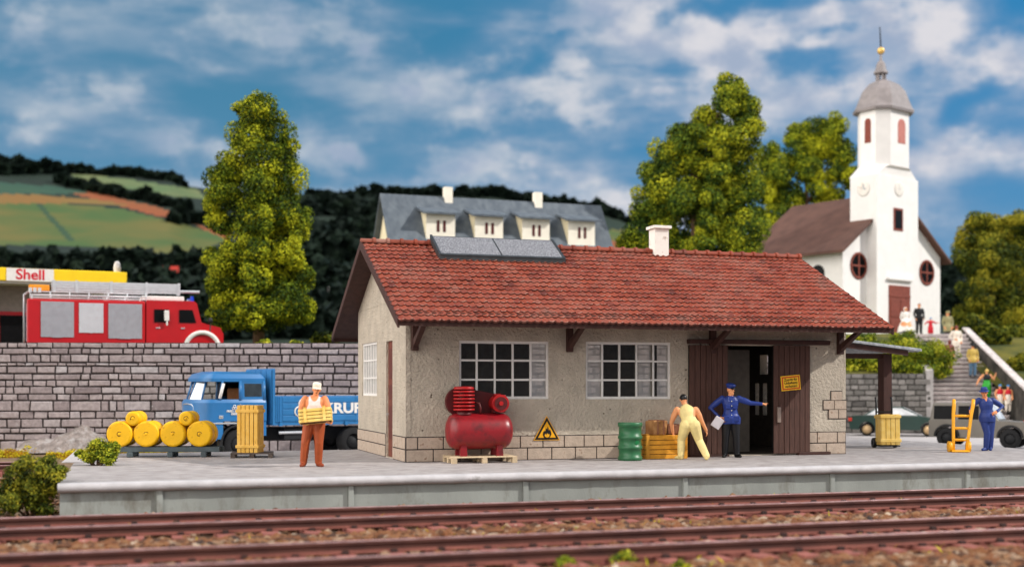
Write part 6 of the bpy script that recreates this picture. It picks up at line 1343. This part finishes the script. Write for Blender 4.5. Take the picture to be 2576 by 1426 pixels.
for s in (-1, 1):
    for a, b_, c in ((-1.78, -.92, .0), (-.80, .0, .0), (.10, .60, .32)):
        MB().add([(a, s * .788, 1.17), (b_, s * .788, 1.17), (b_ - c, s * .716, 1.72), (a, s * .716, 1.72)], [(0, 1, 2, 3) if s < 0 else (3, 2, 1, 0)], 0, False, Kj).build('side_window', m_win, jeep)
    for x in (-1.25, 1.22):
        wheel(jeep, x * .92, s * .68, .37, .37, .24, m_ch); arch(jeep, x * .92, s * .62, s * .80, .42, .40, .47, m_black, 0, math.pi, 'wheel_arch')
    MB().cyl((1.83, s * .50, .80), (1.87, s * .50, .80), .11, n=16).build('headlight', m_chrome, jeep); MB().box(1.60, 1.76, s * .70 - .05, s * .70 + .05, 1.0, 1.08).build('indicator', mat('indicator_red', S(216, 60, 50), .3), jeep, bevel=.02)
MB().add([(.345, -.56, 1.66), (.70, -.66, 1.09), (.70, .66, 1.09), (.345, .56, 1.66)], [(0, 1, 2, 3)]).build('windscreen', m_gl, jeep); MB().box(1.84, 1.88, -.34, .34, .62, .92).build('grille', m_black, jeep); MB().box(1.82, 1.95, -.76, .76, .40, .54).build('bumper', m_black, jeep, bevel=.02)

# ------------------------------------------------------------------ trees and shrubs
def tree(label, base, d, cl, n, leaf, m, seed, trunk=None, group='trees on the terrace', tint=0.0, sub=10, dep=.8, wide=1.0):
    cl = [(base[0] + (x - base[0]) * wide, y, rx * 1.16 * wide, ry * 1.14) for x, y, rx, ry in cl]; k = d / FPX; b = at(base[0], base[1], d); t = thing('tree', label, 'tree', b, 0, group); r = random.Random(seed)
    C_ = [((x - base[0]) * k, r.uniform(-.5, .5) * rx * k, (base[1] - y) * k, rx * k, (rx + ry) / 2 * k * dep, ry * k) for x, y, rx, ry in cl]
    zt = max(c[2] for c in C_); C_ += [(C_[0][0] * f, -zt * .085, zt * f, zt * .075, zt * .06, zt * .075) for f in ((.16, .28, .40, .52, .66) if seed < 23 else (.5,))]
    foliage('crown', C_, n, leaf, m, t, seed, sub=sub, tint=tint, skin=.66, flat=1.0)
    top = max(c[2] for c in C_); mb = MB(); w = top * .022 + .06
    w *= .62; mb.tube([(0, 0, -.3), (.05, 0, top * .25), (-.04, .05, top * .55), (C_[0][0] * .6, 0, top * .9)], [w * 1.5, w * 1.1, w * .7, w * .2], 10)
    for c in C_[1:]:
        z0 = max(.12 * top, c[2] - abs(c[0]) * .9 - .4); mb.tube([(0, 0, z0), (c[0] * .5, c[1] * .5, (z0 + c[2]) / 2 + .1), (c[0], c[1], c[2])], [w * .5, w * .3, w * .1], 6)
    mb.build('trunk', m_bark, t); return t
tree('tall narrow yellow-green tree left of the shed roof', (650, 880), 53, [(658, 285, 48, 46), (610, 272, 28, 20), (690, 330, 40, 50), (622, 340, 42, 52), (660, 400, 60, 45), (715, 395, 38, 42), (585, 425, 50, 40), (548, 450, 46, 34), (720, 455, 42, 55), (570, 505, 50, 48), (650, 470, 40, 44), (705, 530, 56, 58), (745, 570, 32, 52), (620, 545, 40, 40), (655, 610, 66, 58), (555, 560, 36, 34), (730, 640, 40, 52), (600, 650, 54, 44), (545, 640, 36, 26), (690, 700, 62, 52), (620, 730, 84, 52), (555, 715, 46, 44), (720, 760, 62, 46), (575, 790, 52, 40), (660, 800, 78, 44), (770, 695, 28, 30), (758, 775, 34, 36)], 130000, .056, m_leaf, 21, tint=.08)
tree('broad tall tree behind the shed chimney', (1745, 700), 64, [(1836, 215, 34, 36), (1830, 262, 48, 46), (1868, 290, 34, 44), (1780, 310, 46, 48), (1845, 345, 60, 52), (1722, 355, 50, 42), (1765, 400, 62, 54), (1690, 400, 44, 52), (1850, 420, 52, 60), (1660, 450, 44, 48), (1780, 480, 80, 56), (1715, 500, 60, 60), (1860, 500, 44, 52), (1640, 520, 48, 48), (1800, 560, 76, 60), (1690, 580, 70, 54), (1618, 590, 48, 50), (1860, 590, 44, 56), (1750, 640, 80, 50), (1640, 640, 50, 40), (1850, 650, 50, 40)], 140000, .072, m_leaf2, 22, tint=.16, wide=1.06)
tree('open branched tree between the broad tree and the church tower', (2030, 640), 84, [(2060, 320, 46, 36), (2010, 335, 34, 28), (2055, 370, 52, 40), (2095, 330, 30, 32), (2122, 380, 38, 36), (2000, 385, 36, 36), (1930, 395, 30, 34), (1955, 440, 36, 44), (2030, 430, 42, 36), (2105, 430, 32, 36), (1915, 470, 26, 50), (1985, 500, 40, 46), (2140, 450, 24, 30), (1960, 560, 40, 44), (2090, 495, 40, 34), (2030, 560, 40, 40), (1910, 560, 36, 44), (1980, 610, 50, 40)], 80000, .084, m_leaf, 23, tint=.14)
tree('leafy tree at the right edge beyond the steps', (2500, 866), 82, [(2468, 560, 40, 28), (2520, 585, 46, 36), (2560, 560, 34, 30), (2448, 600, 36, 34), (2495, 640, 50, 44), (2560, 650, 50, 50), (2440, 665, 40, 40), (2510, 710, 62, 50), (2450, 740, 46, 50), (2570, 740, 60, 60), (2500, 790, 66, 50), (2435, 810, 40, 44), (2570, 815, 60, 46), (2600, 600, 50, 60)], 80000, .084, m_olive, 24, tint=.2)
bc = at(2250, 942, 62)
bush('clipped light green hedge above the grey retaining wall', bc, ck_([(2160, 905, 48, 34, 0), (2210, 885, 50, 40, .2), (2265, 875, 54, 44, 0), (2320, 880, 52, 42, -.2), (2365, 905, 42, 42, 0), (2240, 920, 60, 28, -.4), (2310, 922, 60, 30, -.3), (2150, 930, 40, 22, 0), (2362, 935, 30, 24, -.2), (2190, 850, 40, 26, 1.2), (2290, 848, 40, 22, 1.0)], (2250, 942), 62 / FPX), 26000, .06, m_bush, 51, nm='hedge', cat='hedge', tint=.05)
for i, (x, y, d, w, h, lb, mm, tn) in enumerate(((2566, 935, 63.5, 40, 34, 'olive bush behind the parapet coping at the picture edge', m_olive, .2), (2505, 872, 68.5, 46, 40, 'olive bush right behind the upper end of the parapet', m_olive, .1), (2556, 868, 71, 54, 44, 'large olive bush on the bank below the right edge tree', m_olive, .12), (2455, 850, 73, 50, 44, 'shaded bush on the bank between the church and the parapet', m_olive, -.05),
        (668, 880, 49, 34, 18, 'small yellow-green shrub at the foot of the tall tree, left one', m_bush, .1), (748, 882, 49, 30, 20, 'small yellow-green shrub at the foot of the tall tree, right one', m_bush, .1), (820, 870, 56, 40, 30, 'dark shrub between the tall tree and the shed gable', m_olive, -.1))):
    c = at(x, y, d); k = d / FPX
    bush(lb, c, [(0, 0, h * k * .7, w * k * .6, w * k * .6, h * k * .7), (w * k * .5, 0, h * k * .5, w * k * .45, w * k * .4, h * k * .5), (-w * k * .5, 0, h * k * .55, w * k * .45, w * k * .4, h * k * .55)], 2600, .085 if d > 55 else .06, mm, 70 + i, nm='shrub', cat='shrub', group='shrubs on the terrace', tint=tn)
# far cottages on the hillside
for lb, x, y, w, h, mr, mw in (('tiny red roofed cottage far off among the dark trees', 428, 700, 2.3, 1.5, mat('far_red_roof', S(170, 50, 38), .8), m_white), ('tiny pale shed far off left of the goods shed gable', 848, 712, 3.2, 1.2, m_gr_, m_white)):
    t = (900 - y) / (900 - crest_y(x)); p = at(x, y, 130 + 190 * t ** 1.3 - 9); c = thing('cottage', lb, 'building', p, rad(15)); MB().box(-w / 2, w / 2, -1.2, 1.2, -1.5, h * .5).build('wall', mw, c)
    MB().prism([(-1.4, h * .5), (1.4, h * .5), (0, h * 1.25)], -w / 2 - .1, w / 2 + .1, 0, Matrix.Rotation(rad(90), 4, 'Z')).build('roof', mr, c)
